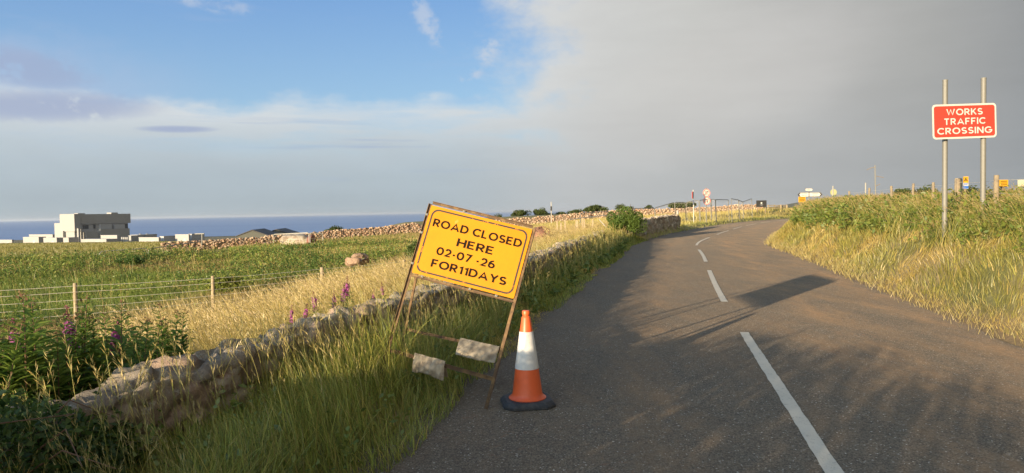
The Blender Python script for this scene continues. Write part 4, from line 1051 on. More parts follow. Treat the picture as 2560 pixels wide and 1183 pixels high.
GLYPH = {      # strokes of plain sans capitals, capital height 1: (width, [polylines])
    'A': (.84, [[(0, 0), (.42, .97), (.84, 0)], [(.17, .30), (.67, .30)]]), 'C': (.74, [arc(.43, .5, .43, .415, 42, 318, 30)]),
    'D': (.70, [[(0, .085), (0, .915), (.28, .915)] + arc(.28, .5, .42, .415, 90, -90) + [(-.08, .085)]]), 'E': (.54, [[(.54, .915), (0, .915), (0, .085), (.56, .085)], [(0, .51), (.47, .51)]]),
    'F': (.52, [[(.54, .915), (0, .915), (0, 0)], [(0, .48), (.45, .48)]]), 'G': (.84, [arc(.43, .5, .43, .415, 45, 338, 30) + [(.83, .47), (.46, .47)]]),
    'H': (.66, [[(0, 0), (0, 1)], [(.66, 0), (.66, 1)], [(0, .51), (.66, .51)]]), 'I': (0, [[(0, 0), (0, 1)]]), 'K': (.62, [[(0, 0), (0, 1)], [(.58, 1), (.04, .40)], [(.20, .60), (.64, 0)]]),
    'L': (.50, [[(0, 1), (0, .085), (.50, .085)]]), 'N': (.68, [[(0, 0), (0, 1)], [(.02, .96), (.66, .04)], [(.68, 0), (.68, 1)]]), 'O': (.86, [arc(.43, .5, .43, .415, 90, 450, 36)]),
    'R': (.60, [[(0, 0), (0, .915), (.30, .915)] + arc(.30, .685, .245, .23, 90, -90) + [(.0, .455)], [(.27, .455), (.60, 0)]]),
    'S': (.56, [arc(.28, .70, .25, .215, 28, 270, 16) + arc(.28, .285, .28, .20, 90, -150, 16)[1:]]), 'T': (.66, [[(0, .915), (.66, .915)], [(.33, 0), (.33, .915)]]),
    'W': (1.06, [[(0, 1), (.26, .04), (.53, .94), (.80, .04), (1.06, 1)]]), 'Y': (.70, [[(0, 1), (.35, .46), (.70, 1)], [(.35, .50), (.35, 0)]]),
    '0': (.64, [arc(.32, .5, .32, .415, 90, 450, 32)]), '1': (.24, [[(0, .72), (.24, .93), (.24, 0)]]), '2': (.56, [arc(.28, .645, .26, .27, 165, -38, 16) + [(.04, .085), (.58, .085)]]),
    '6': (.60, [arc(.30, .325, .285, .24, 90, 450, 28), [(.02, .33), (.05, .58), (.18, .80), (.46, .95)]]), '7': (.54, [[(0, .915), (.54, .915), (.16, 0)]]), '-': (.24, [[(0, .40), (.24, .40)]]), ' ': (.10, [])}


def put_text(mb, body, c, ex, ey, en, width, cap, stroke=.215, gap=.31, lift=.0022):
    """stroke lettering centred on c, fitted to a width and a capital height; each stroke sits a hair above the last"""
    x = 0; S = []
    for ch in body:
        w, st = GLYPH[ch]
        for p in st: S.append([(x + u, v) for u, v in p])
        x += w + gap
    x -= gap; hs = stroke / 2; tot = x + stroke; kx = width / tot; c, ex, ey, en = (np.array(q, float) for q in (c, ex, ey, en))
    for n_, pl in enumerate(S):
        P = np.array([q for i_, q in enumerate(pl) if i_ == 0 or math.dist(q, pl[i_ - 1]) > 1e-4]); closed = np.linalg.norm(P[0] - P[-1]) < 1e-6; L = []; R = []
        for i in range(len(P)):
            a = P[i] - P[i - 1] if i > 0 else (P[-1] - P[-2] if closed else P[1] - P[0]); b = P[i + 1] - P[i] if i < len(P) - 1 else (P[1] - P[0] if closed else P[-1] - P[-2])
            a = a / np.linalg.norm(a); b = b / np.linalg.norm(b); t = a + b; t = t / (np.linalg.norm(t) + 1e-9); nrm = np.array([-t[1], t[0]]); m_ = min(1 / max(.3, nrm @ np.array([-a[1], a[0]])), 1.9); L.append(P[i] + nrm * hs * m_); R.append(P[i] - nrm * hs * m_)
        to = lambda q: c + ex * ((q[0] - x / 2) * kx) + ey * ((np.clip(q[1], 0, 1) - .5) * cap) + en * (lift + .00012 * (n_ % 7))
        V = [to(q) for q in L] + [to(q) for q in R]; k = len(P); mb.add(V, [(i, i + 1, k + i + 1, k + i) for i in range(k - 1)])


# ------------------------------------------------------------------ the ROAD CLOSED sign
def road_closed():
    foot = np.array([-.239, 5.573, .0]); ex = np.array([.95353, -.17459, -.24558]); ey = np.array([.27780, .19374, .94090]); ex /= np.linalg.norm(ex); ey -= ex * (ex @ ey); ey /= np.linalg.norm(ey)
    nf = np.cross(ex, ey); nf = nf if nf[1] < 0 else -nf            # towards the viewer
    w, Lg, h = .908, 1.515, .614; TR = foot + ey * Lg; TL = TR - ex * w; BR = TR - ey * h
    o = empty('road_sign', foot, 'yellow road closed sign on a tilted rusty folding frame at the road edge', 'road sign')
    pc = TR - ex * w / 2 - ey * h / 2; m = MB(); m.prism(rrect(w - .02, h - .02, .012), pc - nf * .004, ex, ey, nf, .004); plate = m.build('sign_plate', M['yellow'], o)
    m = MB(); m.ring(rrect(w - .065, h - .065, .06), rrect(w - .092, h - .092, .05), pc + nf * .0004, ex, ey, nf, .0012); m.build('border', M['border'], plate)
    m = MB()
    for body, a0, a1, b in (('ROAD CLOSED', .075, .930, .241), ('HERE', .345, .70, .430), ('02-07 -26', .18, .745, .608), ('FOR11DAYS', .165, .885, .787)):
        put_text(m, body, TL + ex * w * (a0 + a1) / 2 - ey * h * b, ex, ey, nf, w * (a1 - a0), .068)
    m.build('lettering', M['black_text'], plate)
    # front frame: two long legs of angle iron, rails above and below the plate, a low bar
    for k, q in enumerate((TR, TL)):
        m = MB(); e = q - ey * Lg; s = 1 if k == 0 else -1
        m.box((q + e) / 2 - nf * .012, (.024, Lg, .005), ex, ey, nf); m.box((q + e) / 2 + ex * s * .0135 - nf * .004, (.004, Lg, .024), ex, ey, nf); m.build('leg', M['rust'], o)
    for nm, b in (('top_rail', -.012), ('bottom_rail', h + .010)):
        m = MB(); cc = TL + ex * w / 2 - ey * b; m.box(cc - nf * .012, (w - .026, .019, .005), ex, ey, nf); m.box(cc - nf * .006 + ey * (.0105 if b < 0 else -.0105), (w - .026, .004, .020), ex, ey, nf); m.build(nm, M['rust'], o)
    lowc = (TL + TR) / 2 - ey * (Lg - .248); m = MB(); m.box(lowc - nf * .012, (w - .026, .028, .004), ex, ey, nf); m.box(lowc - nf * .0005 + ey * .016, (w - .026, .004, .026), ex, ey, nf); m.build('cross_bar', M['rust'], o)
    for a, b, v in ((.33, -.002, 0), (.12, 1.0, 0), (.58, 1.003, 0), (.83, 1.003, 0), (-.004, .16, 1), (-.004, .42, 1), (-.004, .86, 1)):
        m = MB(); c = TL + ex * w * a - ey * h * b; m.box(c + nf * .004, (.022, .018, .010), ex, ey, nf); m.tube([c + nf * .008, c + nf * .014], .005, 6); m.build('clip', M['steel_grey'], o, bevel=.002)
    # rear legs, hinged at the top corners
    rb = np.array([.02, .74, 0])
    rear = []
    for q in (TR, TL):
        e = q - ey * Lg + rb; zz = hz(e[0], e[1]); f_ = e.copy(); f_[2] = zz - .02; q2 = q - ey * .03 - nf * .03; f_ = q2 + (f_ - q2) * 1.0; rear.append((q2, f_)); d = f_ - q2; ln = np.linalg.norm(d); d /= ln; sx = ex - d * (ex @ d); sx /= np.linalg.norm(sx); sn = np.cross(d, sx)
        m = MB(); m.box((q2 + f_) / 2, (.022, ln, .005), sx, d, sn); m.box((q2 + f_) / 2 + sx * .012 + sn * .009, (.004, ln, .020), sx, d, sn); m.build('rear_leg', M['rust'], o)
    a = rear[0][0] + (rear[0][1] - rear[0][0]) * .72; b = rear[1][0] + (rear[1][1] - rear[1][0]) * .72; d = a - b; ln = np.linalg.norm(d); d /= ln; m = MB(); m.box((a + b) / 2, (ln, .026, .005), d, np.cross(nf, d), nf); m.build('rear_bar', M['rust'], o)
    return lowc, ex, ey, nf, w, (a, b)


lowc, SX, SY, SN, SW, (rbA, rbB) = road_closed()


def sandbag(c, ex, w, drop_f, drop_b, out, label, seed, fill=.03):
    """a cloth bag draped over a bar: falls on both sides, bulging low, with folds"""
    r = np.random.default_rng(seed); ex = ex / np.linalg.norm(ex); fw = np.cross(ex, np.array([0, 0, 1.0])); fw /= np.linalg.norm(fw); fw = fw if fw[1] < 0 else -fw; nu, nv = 36, 40; V = []; Q = []
    for side in (0, 1):
        for i in range(nu + 1):
            u = i / nu - .5
            for j in range(nv + 1):
                t = j / nv; s = (t - .45) * 2                                        # over the bar at t=.45
                if s > 0: d = s / 1.1; zz = -drop_f * d * (1 - .06 * math.sin(6 * u + seed)); ff = .016 + (out) * d ** .8
                else: d = -s / .9; zz = -drop_b * d; ff = -.016 - (out * .9) * d ** .8
                if d < .12: k = d / .12; ff *= k; zz = zz + .020 * (1 - k) ** .5 - .004
                puff = fill * math.sin(math.pi * min(1, max(0, d))) ** .7 * (math.cos(math.pi * u) ** .5) * (1 if side == 0 else -.35) * (1 if s > 0 else -1)
                fold = .006 * math.sin(u * 23 + 5 * d + seed) * d + .003 * math.sin(u * 61 + seed * 2 + d * 7) * d + .032 * (vnoise(np.array([u * 5 + seed]), np.array([t * 4 + seed]), 3)[0] - .5)
                P = np.array(c) + ex * (u * w * (1 + .10 * d * math.sin(seed + 1) + .05 * vnoise(np.array([t * 6 + seed]), np.array([1.1]))[0])) + fw * (ff + puff + fold) + np.array([0, 0, zz + (fold * .6)]); V.append(P)
    n1 = (nu + 1) * (nv + 1)
    for s in (0, 1):
        for i in range(nu):
            for j in range(nv):
                a = s * n1 + i * (nv + 1) + j; f = (a, a + 1, a + nv + 2, a + nv + 1); Q.append(f if s == 0 else f[::-1])
    edge = [i * (nv + 1) for i in range(nu + 1)] + [nu * (nv + 1) + j for j in range(1, nv + 1)] + [i * (nv + 1) + nv for i in range(nu - 1, -1, -1)] + [j for j in range(nv - 1, 0, -1)]
    for k in range(len(edge)):
        a, b = edge[k], edge[(k + 1) % len(edge)]; Q.append((a, n1 + a, n1 + b, b))
    m = MB(); m.add(V, Q); return tag(m.build('sandbag', M['cloth'], smooth=True), label, 'sandbag')


sandbag(lowc - SX * SW * .10 + SY * .022, SX, .255, .120, .13, .055, 'pale sandbag draped over the front bar of the yellow sign frame', 2)
_d = (rbA - rbB) / np.linalg.norm(rbA - rbB); sandbag(rbA - _d * .20 + np.array([0, 0, .015]), _d, .35, .095, .09, .18, 'larger pale sandbag slung on the rear bar behind the right leg of the yellow sign', 5, .045)


def empty_bag():
    c = ground(1148, 872, .12); m = MB(); r = np.random.default_rng(4); nu = 14; V = []; Q = []
    for s in (0, 1):
        for i in range(nu + 1):
            for j in range(nu + 1):
                u, v = i / nu - .5, j / nu - .5; z = .03 + .10 * math.exp(-((u * 2.2) ** 2 + (v * 2.2) ** 2) * 1.6) + .025 * (vnoise(np.array([u * 6 + 3]), np.array([v * 6]), 3)[0] - .5)
                V.append((c[0] + u * .19 + v * .04, c[1] + v * .20, hz(c[0], c[1]) + (z if s == 0 else z * .2 - .01)))
    n1 = (nu + 1) ** 2
    for s in (0, 1):
        for i in range(nu):
            for j in range(nu): a = s * n1 + i * (nu + 1) + j; f = (a, a + 1, a + nu + 2, a + nu + 1); Q.append(f if s else f[::-1])
    edge = [i * (nu + 1) for i in range(nu + 1)] + [nu * (nu + 1) + j for j in range(1, nu + 1)] + [i * (nu + 1) + nu for i in range(nu - 1, -1, -1)] + [j for j in range(nu - 1, 0, -1)]
    for k in range(len(edge)): a, b = edge[k], edge[(k + 1) % len(edge)]; Q.append((a, n1 + a, n1 + b, b))
    m.add(V, Q); o = m.build('sandbag', M['cloth'], smooth=True); tag(o, 'small crumpled bag with a loose strap lying in the grass under the yellow sign', 'sandbag')
    m = MB(); z = hz(c[0], c[1]); pts = [c * [1, 1, 0] + np.array([-.07, .02, z + .06]), c * [1, 1, 0] + np.array([-.10, .06, z + .16]), c * [1, 1, 0] + np.array([-.06, .10, z + .24]), c * [1, 1, 0] + np.array([.02, .14, z + .28])]
    for a, b in zip(pts[:-1], pts[1:]):
        d = (b - a) / np.linalg.norm(b - a); sv = np.cross(d, [0, -1, 0]); m.box((a + b) / 2, (.014, np.linalg.norm(b - a) + .004, .002), sv, d, np.cross(sv, d))
    m.build('strap', M['cloth'], o)
empty_bag()


# ------------------------------------------------------------------ traffic cone
def traffic_cone():
    g = ground(1319, 1014); x, y = g[0], g[1]; z = .014; o = empty('traffic_cone', (x, y, z), 'orange traffic cone with a white reflective sleeve on a black rubber base', 'traffic cone')
    C = np.array([x, y, z]); an = .12; ex = np.array([math.cos(an), math.sin(an), 0]); ey = np.array([-math.sin(an), math.cos(an), 0])
    def octo(s, cut): return [(s - cut, -s), (s, -s + cut), (s, s - cut), (s - cut, s), (-s + cut, s), (-s, s - cut), (-s, -s + cut), (-s + cut, -s)]
    m = MB(); m.prism(octo(.208, .075), C, ex, ey, (0, 0, 1), .026)
    a, b = octo(.205, .075), octo(.180, .066); vs = [C + ex * u + ey * v + np.array([0, 0, .0262]) for u, v in a] + [C + ex * u + ey * v + np.array([0, 0, .052]) for u, v in b]
    m.add(vs, [tuple(range(8, 16)), tuple(reversed(range(8)))] + [(i, (i + 1) % 8, 8 + (i + 1) % 8, 8 + i) for i in range(8)]); base = m.build('base', M['rubber'], o, bevel=.006)
    m = MB()
    for k in range(5): m.box(C + ex * .125 + ey * (.05 + k * .017) + np.array([0, 0, .054]), (.05, .007, .006), ex, ey)
    m.build('grip', M['rubber'], base)
    prof = [(.150, .050), (.152, .058), (.142, .066), (.126, .078), (.121, .092), (.108, .19), (.0945, .292)]
    m = MB(); m.lathe(C, prof, 40); m.build('skirt', M['cone_orange'], o, smooth=True)
    m = MB(); m.lathe(C, [(.0950, .2925), (.0966, .2935), (.0966, .296), (.0555, .588), (.054, .590)], 48); m.build('reflective_sleeve', M['cone_white'], o, smooth=True)
    prof = [(.0525, .5905), (.036, .700), (.031, .712), (.026, .716), (.026, .722), (.031, .726), (.032, .748), (.028, .758), (.012, .760)]
    m = MB(); m.lathe(C, prof, 40); m.build('tip', M['cone_orange'], o, smooth=True)
traffic_cone()


# ------------------------------------------------------------------ WORKS TRAFFIC CROSSING
def works_sign():
    Y = 13.0; tl, tr, bl, br = at(2331, 262, Y), at(2491, 257, Y + .15), at(2331, 349, Y), at(2491, 344, Y + .15)
    ex = tr - tl; w = np.linalg.norm(ex); ex /= w; ey = (tl - bl); h = np.linalg.norm(ey); ey /= h; ey = np.array([0, 0, 1.0]) - ex * ex[2]; ey /= np.linalg.norm(ey); nf = np.cross(ex, ey); nf = nf if nf[1] < 0 else -nf; c = (tl + tr + bl + br) / 4
    p1, p2 = at(2364, 515, Y + .08), at(2460, 512, Y + .2); o = empty('works_sign', (c[0], c[1], hz(c[0], c[1])), 'red WORKS TRAFFIC CROSSING sign on two tall grey posts on the bank', 'road sign')
    m = MB(); m.prism(rrect(w, h, .065), c - nf * .003, ex, ey, nf, .003); plate = m.build('sign_plate', M['white_paint'], o)
    m = MB(); m.prism(rrect(w - .065, h - .065, .045), c + nf * .0005, ex, ey, nf, .0012); m.build('red_field', M['sign_red'], plate)
    m = MB()
    for body, v, ww in (('WORKS', .27, .57), ('TRAFFIC', .0, .655), ('CROSSING', -.27, .86)): put_text(m, body, c + ey * h * v + ex * w * .0, ex, ey, nf, w * ww, .118, .185, .32, .0035)
    m.build('lettering', M['white_paint'], plate)
    for px, top in ((2364.5, 200), (2460.5, 195)):
        q = at(px, 300, Y + .2); q = q - nf * (.0); zt = at(px, top, Y + .2)[2]; a = np.array([q[0], q[1], hz(q[0], q[1]) - .4]); a[:2] -= nf[:2] * .02; b = a.copy(); b[2] = zt
        m = MB(); m.tube([a, b], .0455, 18); po = m.build('post', M['steel_grey'], o, smooth=True); m = MB(); m.lathe(b, [(.0475, -.02), (.0475, .004), (.030, .010)], 18); m.build('cap', M['steel_grey'], po)
        for v in (.25, -.25):
            m = MB(); cc = np.array([a[0], a[1], c[2] + v * h]); m.lathe(cc, [(.047, -.018), (.053, -.018), (.053, .018), (.047, .018)], 16); m.build('clamp', M['steel_grey'], po)
works_sign()


# ------------------------------------------------------------------ fences
def post_fence(name, label, posts, rad, wires, sag=.02, mat=None, wirer=.0022, hs=None):
    """posts: (x, y, top z); wires: heights as a fraction of the way down"""
    o = empty(name, (posts[0][0], posts[0][1], hz(posts[0][0], posts[0][1])), label, 'fence'); tops = []
    for k, (x, y, zt) in enumerate(posts):
        r = rad * random.uniform(.85, 1.2); lx, ly = random.uniform(-.04, .04), random.uniform(-.03, .03); zb = hz(x, y) - .3; m = MB()
        m.tube([(x, y, zb), (x + lx * .5, y + ly * .5, (zb + zt) / 2), (x + lx, y + ly, zt - .01), (x + lx, y + ly, zt)], [r, r, r * .96, r * .8], 9); m.build('post', mat or M['wood'], o, smooth=True); tops.append((np.array([x, y, zb + .3]), np.array([x + lx, y + ly, zt])))
    for wv in wires:
        m = MB(); pts = []
        for (b0, t0), (b1, t1) in zip(tops[:-1], tops[1:]):
            a, b = t0 + (b0 - t0) * wv, t1 + (b1 - t1) * wv
            for s in (0, .25, .5, .75): pts.append(a + (b - a) * s - np.array([0, .05, sag * 4 * s * (1 - s)]))
        pts.append(tops[-1][1] + (tops[-1][0] - tops[-1][1]) * wv - np.array([0, .05, 0])); m.tube(pts, wirer, 4); m.build('wire', M['wire'], o)
    return o


fp = [at(-190, 728, 14.4), at(187, 708, 15.6), at(530, 690, 17.2), at(805, 668, 19.2), at(1010, 650, 21.4), at(1150, 632, 24.0)]
post_fence('wire_fence', 'wooden post and wire stock fence along the field beyond the stone wall', fp, .042, (.06, .19, .36, .52, .68), .012, wirer=.0042)
bp = [at(2640, 425, 11.6), at(2490, 438, 14.0), at(2397, 447, 16.6), at(2334, 456, 19.2), at(2280, 459, 22.0), at(2231, 465, 25.0), at(2172, 470, 29.5), at(2122, 478, 34)]
post_fence('bank_fence', 'wooden post and barbed wire fence along the top of the right bank', bp, .043, (.10, .4), .03, M['wood_post'], .003)
SW_ = [(1393, 553), (1402, 557), (1413, 551), (1440, 551), (1444, 551), (1456, 545), (1461, 549), (1481, 548)]
LB = ['leftmost, tallest of the pale stakes right of the yellow sign', 'second pale stake right of the yellow sign, shorter and straighter', 'thin grey stake third from the yellow sign', 'left one of a tight pair of pale stakes before the rubble wall', 'right one of a tight pair of pale stakes before the rubble wall', 'tall pale stake beside the mesh frame left of the bush', 'pale stake touching the tall one left of the bush', 'lone pale stake nearest the roadside bush']
for (px, py), lb in zip(SW_, LB):
    t = at(px, py, 44); g = hz(t[0], t[1]); m = MB(); m.box((t[0], t[1], (t[2] + g - .1) / 2), (.09, .07, t[2] - g + .1), (1, .05, 0), (-.05, 1, 0), (.03 * random.uniform(-1, 1), 0, 1)); tag(m.build('wooden_stake', M['wood'], bevel=.008), lb, 'stake', 'stakes in the grass before the rubble wall')


def mesh_panel(a, b, h, label, mat='pale_tube', nw=9, name='mesh_panel', group='site fence panels by the bend', ta=None, tb=None):
    """tubular site-fence panel standing between ground points a and b; ta/tb move its top ends"""
    a, b = np.array(a, float), np.array(b, float); ta = a + np.array([0, 0, h]) if ta is None else np.array(ta, float); tb = b + np.array([0, 0, h]) if tb is None else np.array(tb, float); o = empty(name, (a + b) / 2, label, 'fence panel', group); d = tb - ta; ln = np.linalg.norm(d); d /= ln; r = min(.16, ln * .2)
    m = MB(); ua, ub = (ta - a) / np.linalg.norm(ta - a), (tb - b) / np.linalg.norm(tb - b)
    pts = [a, ta - ua * r, ta - ua * r * .3 + d * r * .3, ta + d * r, tb - d * r, tb - ub * r * .3 - d * r * .3, tb - ub * r, b]; m.tube(pts, .032, 7); m.build('frame', M['steel_grey'] if name == 'mesh_panel' else M[mat], o, smooth=True)
    m = MB()
    for k in range(1, nw): t = k / nw; m.tube([a + (b - a) * t + np.array([0, 0, .1]), ta + (tb - ta) * t - np.array([0, 0, .02])], .0018, 4)
    for v in (.12, .5, .94): m.tube([a + (ta - a) * v, b + (tb - b) * v], .006, 4)
    m.build('wire_mesh', M['wire'], o); return o


def gp(px, Y, dz=0.0):
    x = (px - CX) / F * Y; return np.array([x, Y, hz(x, Y) + dz])


PN = [(1582, 522, 1636, 520, 57, 60, 'low panel just right of the roadside bush'), (1637, 520, 1686, 506, 60, 62, 'panel with a steep sloping top rail behind the dark length of wall'), (1687, 506, 1713, 506, 63, 64, 'narrow panel with a white notice, just past the dark length of wall'), (1716, 505, 1747, 501, 64, 63, 'panel with the red and white marker post standing before it'), (1749, 501, 1776, 498, 63, 66, 'panel half hidden behind the round no-turn signs'), (1778, 498, 1788, 499, 66, 62, 'panel turned almost edge-on right of the no-turn signs'), (1789, 499, 1821, 500, 63, 67, 'wide panel between the no-turn signs and the leaning end panels'), (1828, 497, 1846, 500, 66, 72, 'panel turned inward at the right end of the row'), (1847, 501, 1857, 505, 72, 75, 'short end panel with its top rail dipping to the right'), (1857, 505, 1879, 497, 75, 80, 'last panel, tipped so its top rail climbs to the right')]
for (x0, y0, x1, y1, Y0, Y1, lb) in PN:
    a, b = gp(x0 + 3, Y0), gp(x1 + 3, Y1); mesh_panel(a, b, 2, lb, ta=at(x0, y0, Y0), tb=at(x1, y1, Y1))
mesh_panel(gp(1450, 52), gp(1524, 55), 1.3, 'panel standing left of the roadside bush before the rubble wall', ta=at(1451, 533, 52), tb=at(1524, 529, 55), group=None)
mesh_panel(gp(683, 62), gp(772, 61), 1.1, 'wide white-tubed barrier before the sheeted hump in the weedy field', name='barrier_panel', ta=at(683, 586, 62), tb=at(772, 582, 61), nw=4, group='barriers in the weedy field')
mesh_panel(gp(775, 61), gp(807, 61.5), 1.1, 'narrow white-tubed barrier right of the sheeted hump', name='barrier_panel', ta=at(775, 582, 61), tb=at(807, 584, 61.5), nw=3, group='barriers in the weedy field')
mesh_panel(at(249, 638, 47), at(368, 634, 49), .4, 'long fallen barrier rail lying lowest at the left edge of the rubble wall', name='barrier_panel', ta=at(250, 629, 47), tb=at(367, 621, 49), nw=4, group='barriers in the weedy field')
mesh_panel(at(371, 634, 50), at(505, 618, 54), .5, 'fallen barrier rail climbing along the foot of the rubble wall', name='barrier_panel', ta=at(372, 622, 50), tb=at(503, 604, 54), nw=4, group='barriers in the weedy field')
m = MB(); c0_, c1_ = at(505, 618, 56), at(505, 585, 56); m.tube([c0_, c1_], .035, 7); m.tube([at(487, 585, 56), at(510, 584.5, 56)], .03, 6); tag(m.build('tee_post', M['pale_tube']), 'white post with a short crossbar standing at the left part of the rubble wall', 'post')
# fallen rail and plank near the wall end
m = MB(); m.tube([at(1424, 549, 47), at(1518, 538, 49)], .03, 6); tag(m.build('fallen_rail', M['pale_tube']), 'long loose tube slanting over the stakes left of the roadside bush', 'rail')
m = MB(); a, b = at(1497, 548, 36), at(1516, 569, 34); d = (b - a) / np.linalg.norm(b - a); m.box((a + b) / 2, (np.linalg.norm(b - a), .16, .03), d, np.cross([0, -1, 0], d), (0, -1, 0)); tag(m.build('plank', mat_pbr('pale_board', (.55, .50, .42), .8, 0, .1, 4.0), bevel=.004), 'pale plank propped on the wall end left of the roadside bush', 'plank')
nt = at(1694, 531, 62.6); m = MB(); m.box(nt, (.17, .02, .36)); tag(m.build('notice', M['white_paint']), 'small white notice tied to a mesh panel by the wall end', 'notice')

# ------------------------------------------------------------------ small signs up the road
def no_turn_signs():
    Y = 60.0; o = empty('no_turn_sign', gp(1766, Y), 'grey post with a no right turn disc above a no left turn disc', 'road sign'); t = at(1765, 470, Y); b = gp(1766.5, Y, -.2); m = MB(); m.tube([b, t], .045, 10); m.build('post', M['steel_grey'], o, smooth=True)
    ex, ey, nf = np.array([.98, .2, 0]) / np.hypot(.98, .2), np.array([0, 0, 1.0]), np.array([.2, -.98, 0]) / np.hypot(.98, .2)
    pink, redm = M['white_paint'], mat_pbr('faded_red', (.80, .22, .17), .5)
    for k, (px, py, s) in enumerate(((1765.5, 482.5, 1), (1766, 502, -1))):
        c = at(px, py, Y) + nf * .06; R_ = .335; ci = lambda r: [(r * math.cos(2 * math.pi * i / 40), r * math.sin(2 * math.pi * i / 40)) for i in range(40)]
        m = MB(); m.prism(ci(R_), c, ex, ey, nf, .006); d = m.build('disc', pink, o); m = MB(); m.ring(ci(R_ * .99), ci(R_ * .80), c + nf * .0065, ex, ey, nf, .002); m.build('red_ring', redm, d)
        m = MB(); q = c + nf * .0066; bx = lambda u0, u1, v0, v1: m.prism([(s * u0, v0), (s * u1, v0), (s * u1, v1), (s * u0, v1)], q, ex, ey, nf, .002)
        bx(-.09, -.03, -.17, .06); bx(-.09, .10, .0605, .115); m.prism([(s * .10, .02), (s * .20, .088), (s * .10, .155)], q, ex, ey, nf, .002); m.build('arrow', M['board_black'], d)
        dg = np.array([s * .62, .78]) if False else None
        m = MB(); a1, a2 = (-.19 * s, .19), (.19 * s, -.19); e_ = np.array([a2[0] - a1[0], a2[1] - a1[1]]); e_ /= np.linalg.norm(e_); pr = np.array([-e_[1], e_[0]]) * .022; m.prism([tuple(np.array(a1) + pr), tuple(np.array(a1) - pr), tuple(np.array(a2) - pr), tuple(np.array(a2) + pr)], c + nf * .009, ex, ey, nf, .0015); m.build('slash', redm, d)
no_turn_signs()
o = empty('marker_sign', gp(1734, 58), 'thin post with a red and white plate seen edge-on, left of the no-turn signs', 'road sign')
m = MB(); m.tube([gp(1735, 58, -.2), at(1734, 512, 58)], .045, 8); m.build('lower_post', M['pale_tube'], o); m = MB(); m.tube([at(1734, 512, 58), at(1733, 499, 58)], .046, 8); m.build('blue_band', M['dark_blue'], o); m = MB(); m.tube([at(1733, 499, 58), at(1733, 475, 58)], .040, 8); m.build('upper_post', M['pale_tube'], o)
m = MB(); c = at(1731.5, 488, 57.9); m.box(c, (.03, .6, .56), (.93, -.36, 0), (.36, .93, 0)); m.build('plate', M['sign_red'], o)
# banded pole in the field
o = empty('banded_pole', at(1379, 548, 80), 'thin pale pole with a dark band on the skyline between two trees', 'pole'); m = MB(); m.tube([gp(1379, 80, -.2), at(1378, 505, 80)], .045, 8); pl = m.build('shaft', M['pale_tube'], o); m = MB(); m.tube([at(1378, 527, 80), at(1378, 516, 80)], .095, 8); m.build('dark_band', M['board_black'], o)
# black board at the field entrance
def black_board():
    Y = 88.; c = at(1903.5, 509.5, Y); o = empty('entrance_board', gp(1903.5, Y), 'black board with a small white crest standing at the bend', 'sign'); w, h = 25.5 / F * Y, 16.5 / F * Y; ex, ey, nf = np.array([1., 0, 0]), np.array([0, 0, 1.]), np.array([0, -1., 0])
    m = MB(); m.box(c, (w, .05, h)); bd = m.build('board', M['board_black'], o)
    m = MB(); m.prism([(-.09, .12), (.09, .12), (.10, -.01), (.05, -.09), (-.05, -.09), (-.10, -.01)], c + nf * .0255 + ey * .06, ex, ey, nf, .004); m.build('crest', M['white_paint'], bd)
    m = MB()
    for v, l in ((-.13, .42), (-.19, .22)): m.prism([(-l / 2, v - .012), (l / 2, v - .012), (l / 2, v + .012), (-l / 2, v + .012)], c + nf * .0255, ex, ey, nf, .004)
    m.build('lettering', M['bldg_grey'], bd)
    for s in (-.4, .4): m = MB(); g = hz(c[0] + s * w, Y); m.box((c[0] + s * w, Y + .06, (g + c[2]) / 2), (.09, .06, c[2] - g + .3)); m.build('post', M['wood_dark'], o)
black_board()
# field gate right of the board
o = empty('field_gate', gp(1945, 96), 'low wooden field gate and rails right of the black board', 'gate')
for k, py in enumerate((514, 518, 522)): m = MB(); a, b = at(1919, py, 96), at(1968, py - 1, 98); d = b - a; ln = np.linalg.norm(d); d /= ln; m.box((a + b) / 2, (ln, .04, .11), d, np.cross([0, 0, 1], d)); m.build('rail', M['wood'], o)
for px in (1920, 1936, 1952, 1967): t = at(px, 512, 97); g = hz(t[0], t[1]); m = MB(); m.box((t[0], t[1], (t[2] + g) / 2 - .1), (.12, .12, t[2] - g + .2)); m.build('post', M['wood'], o)
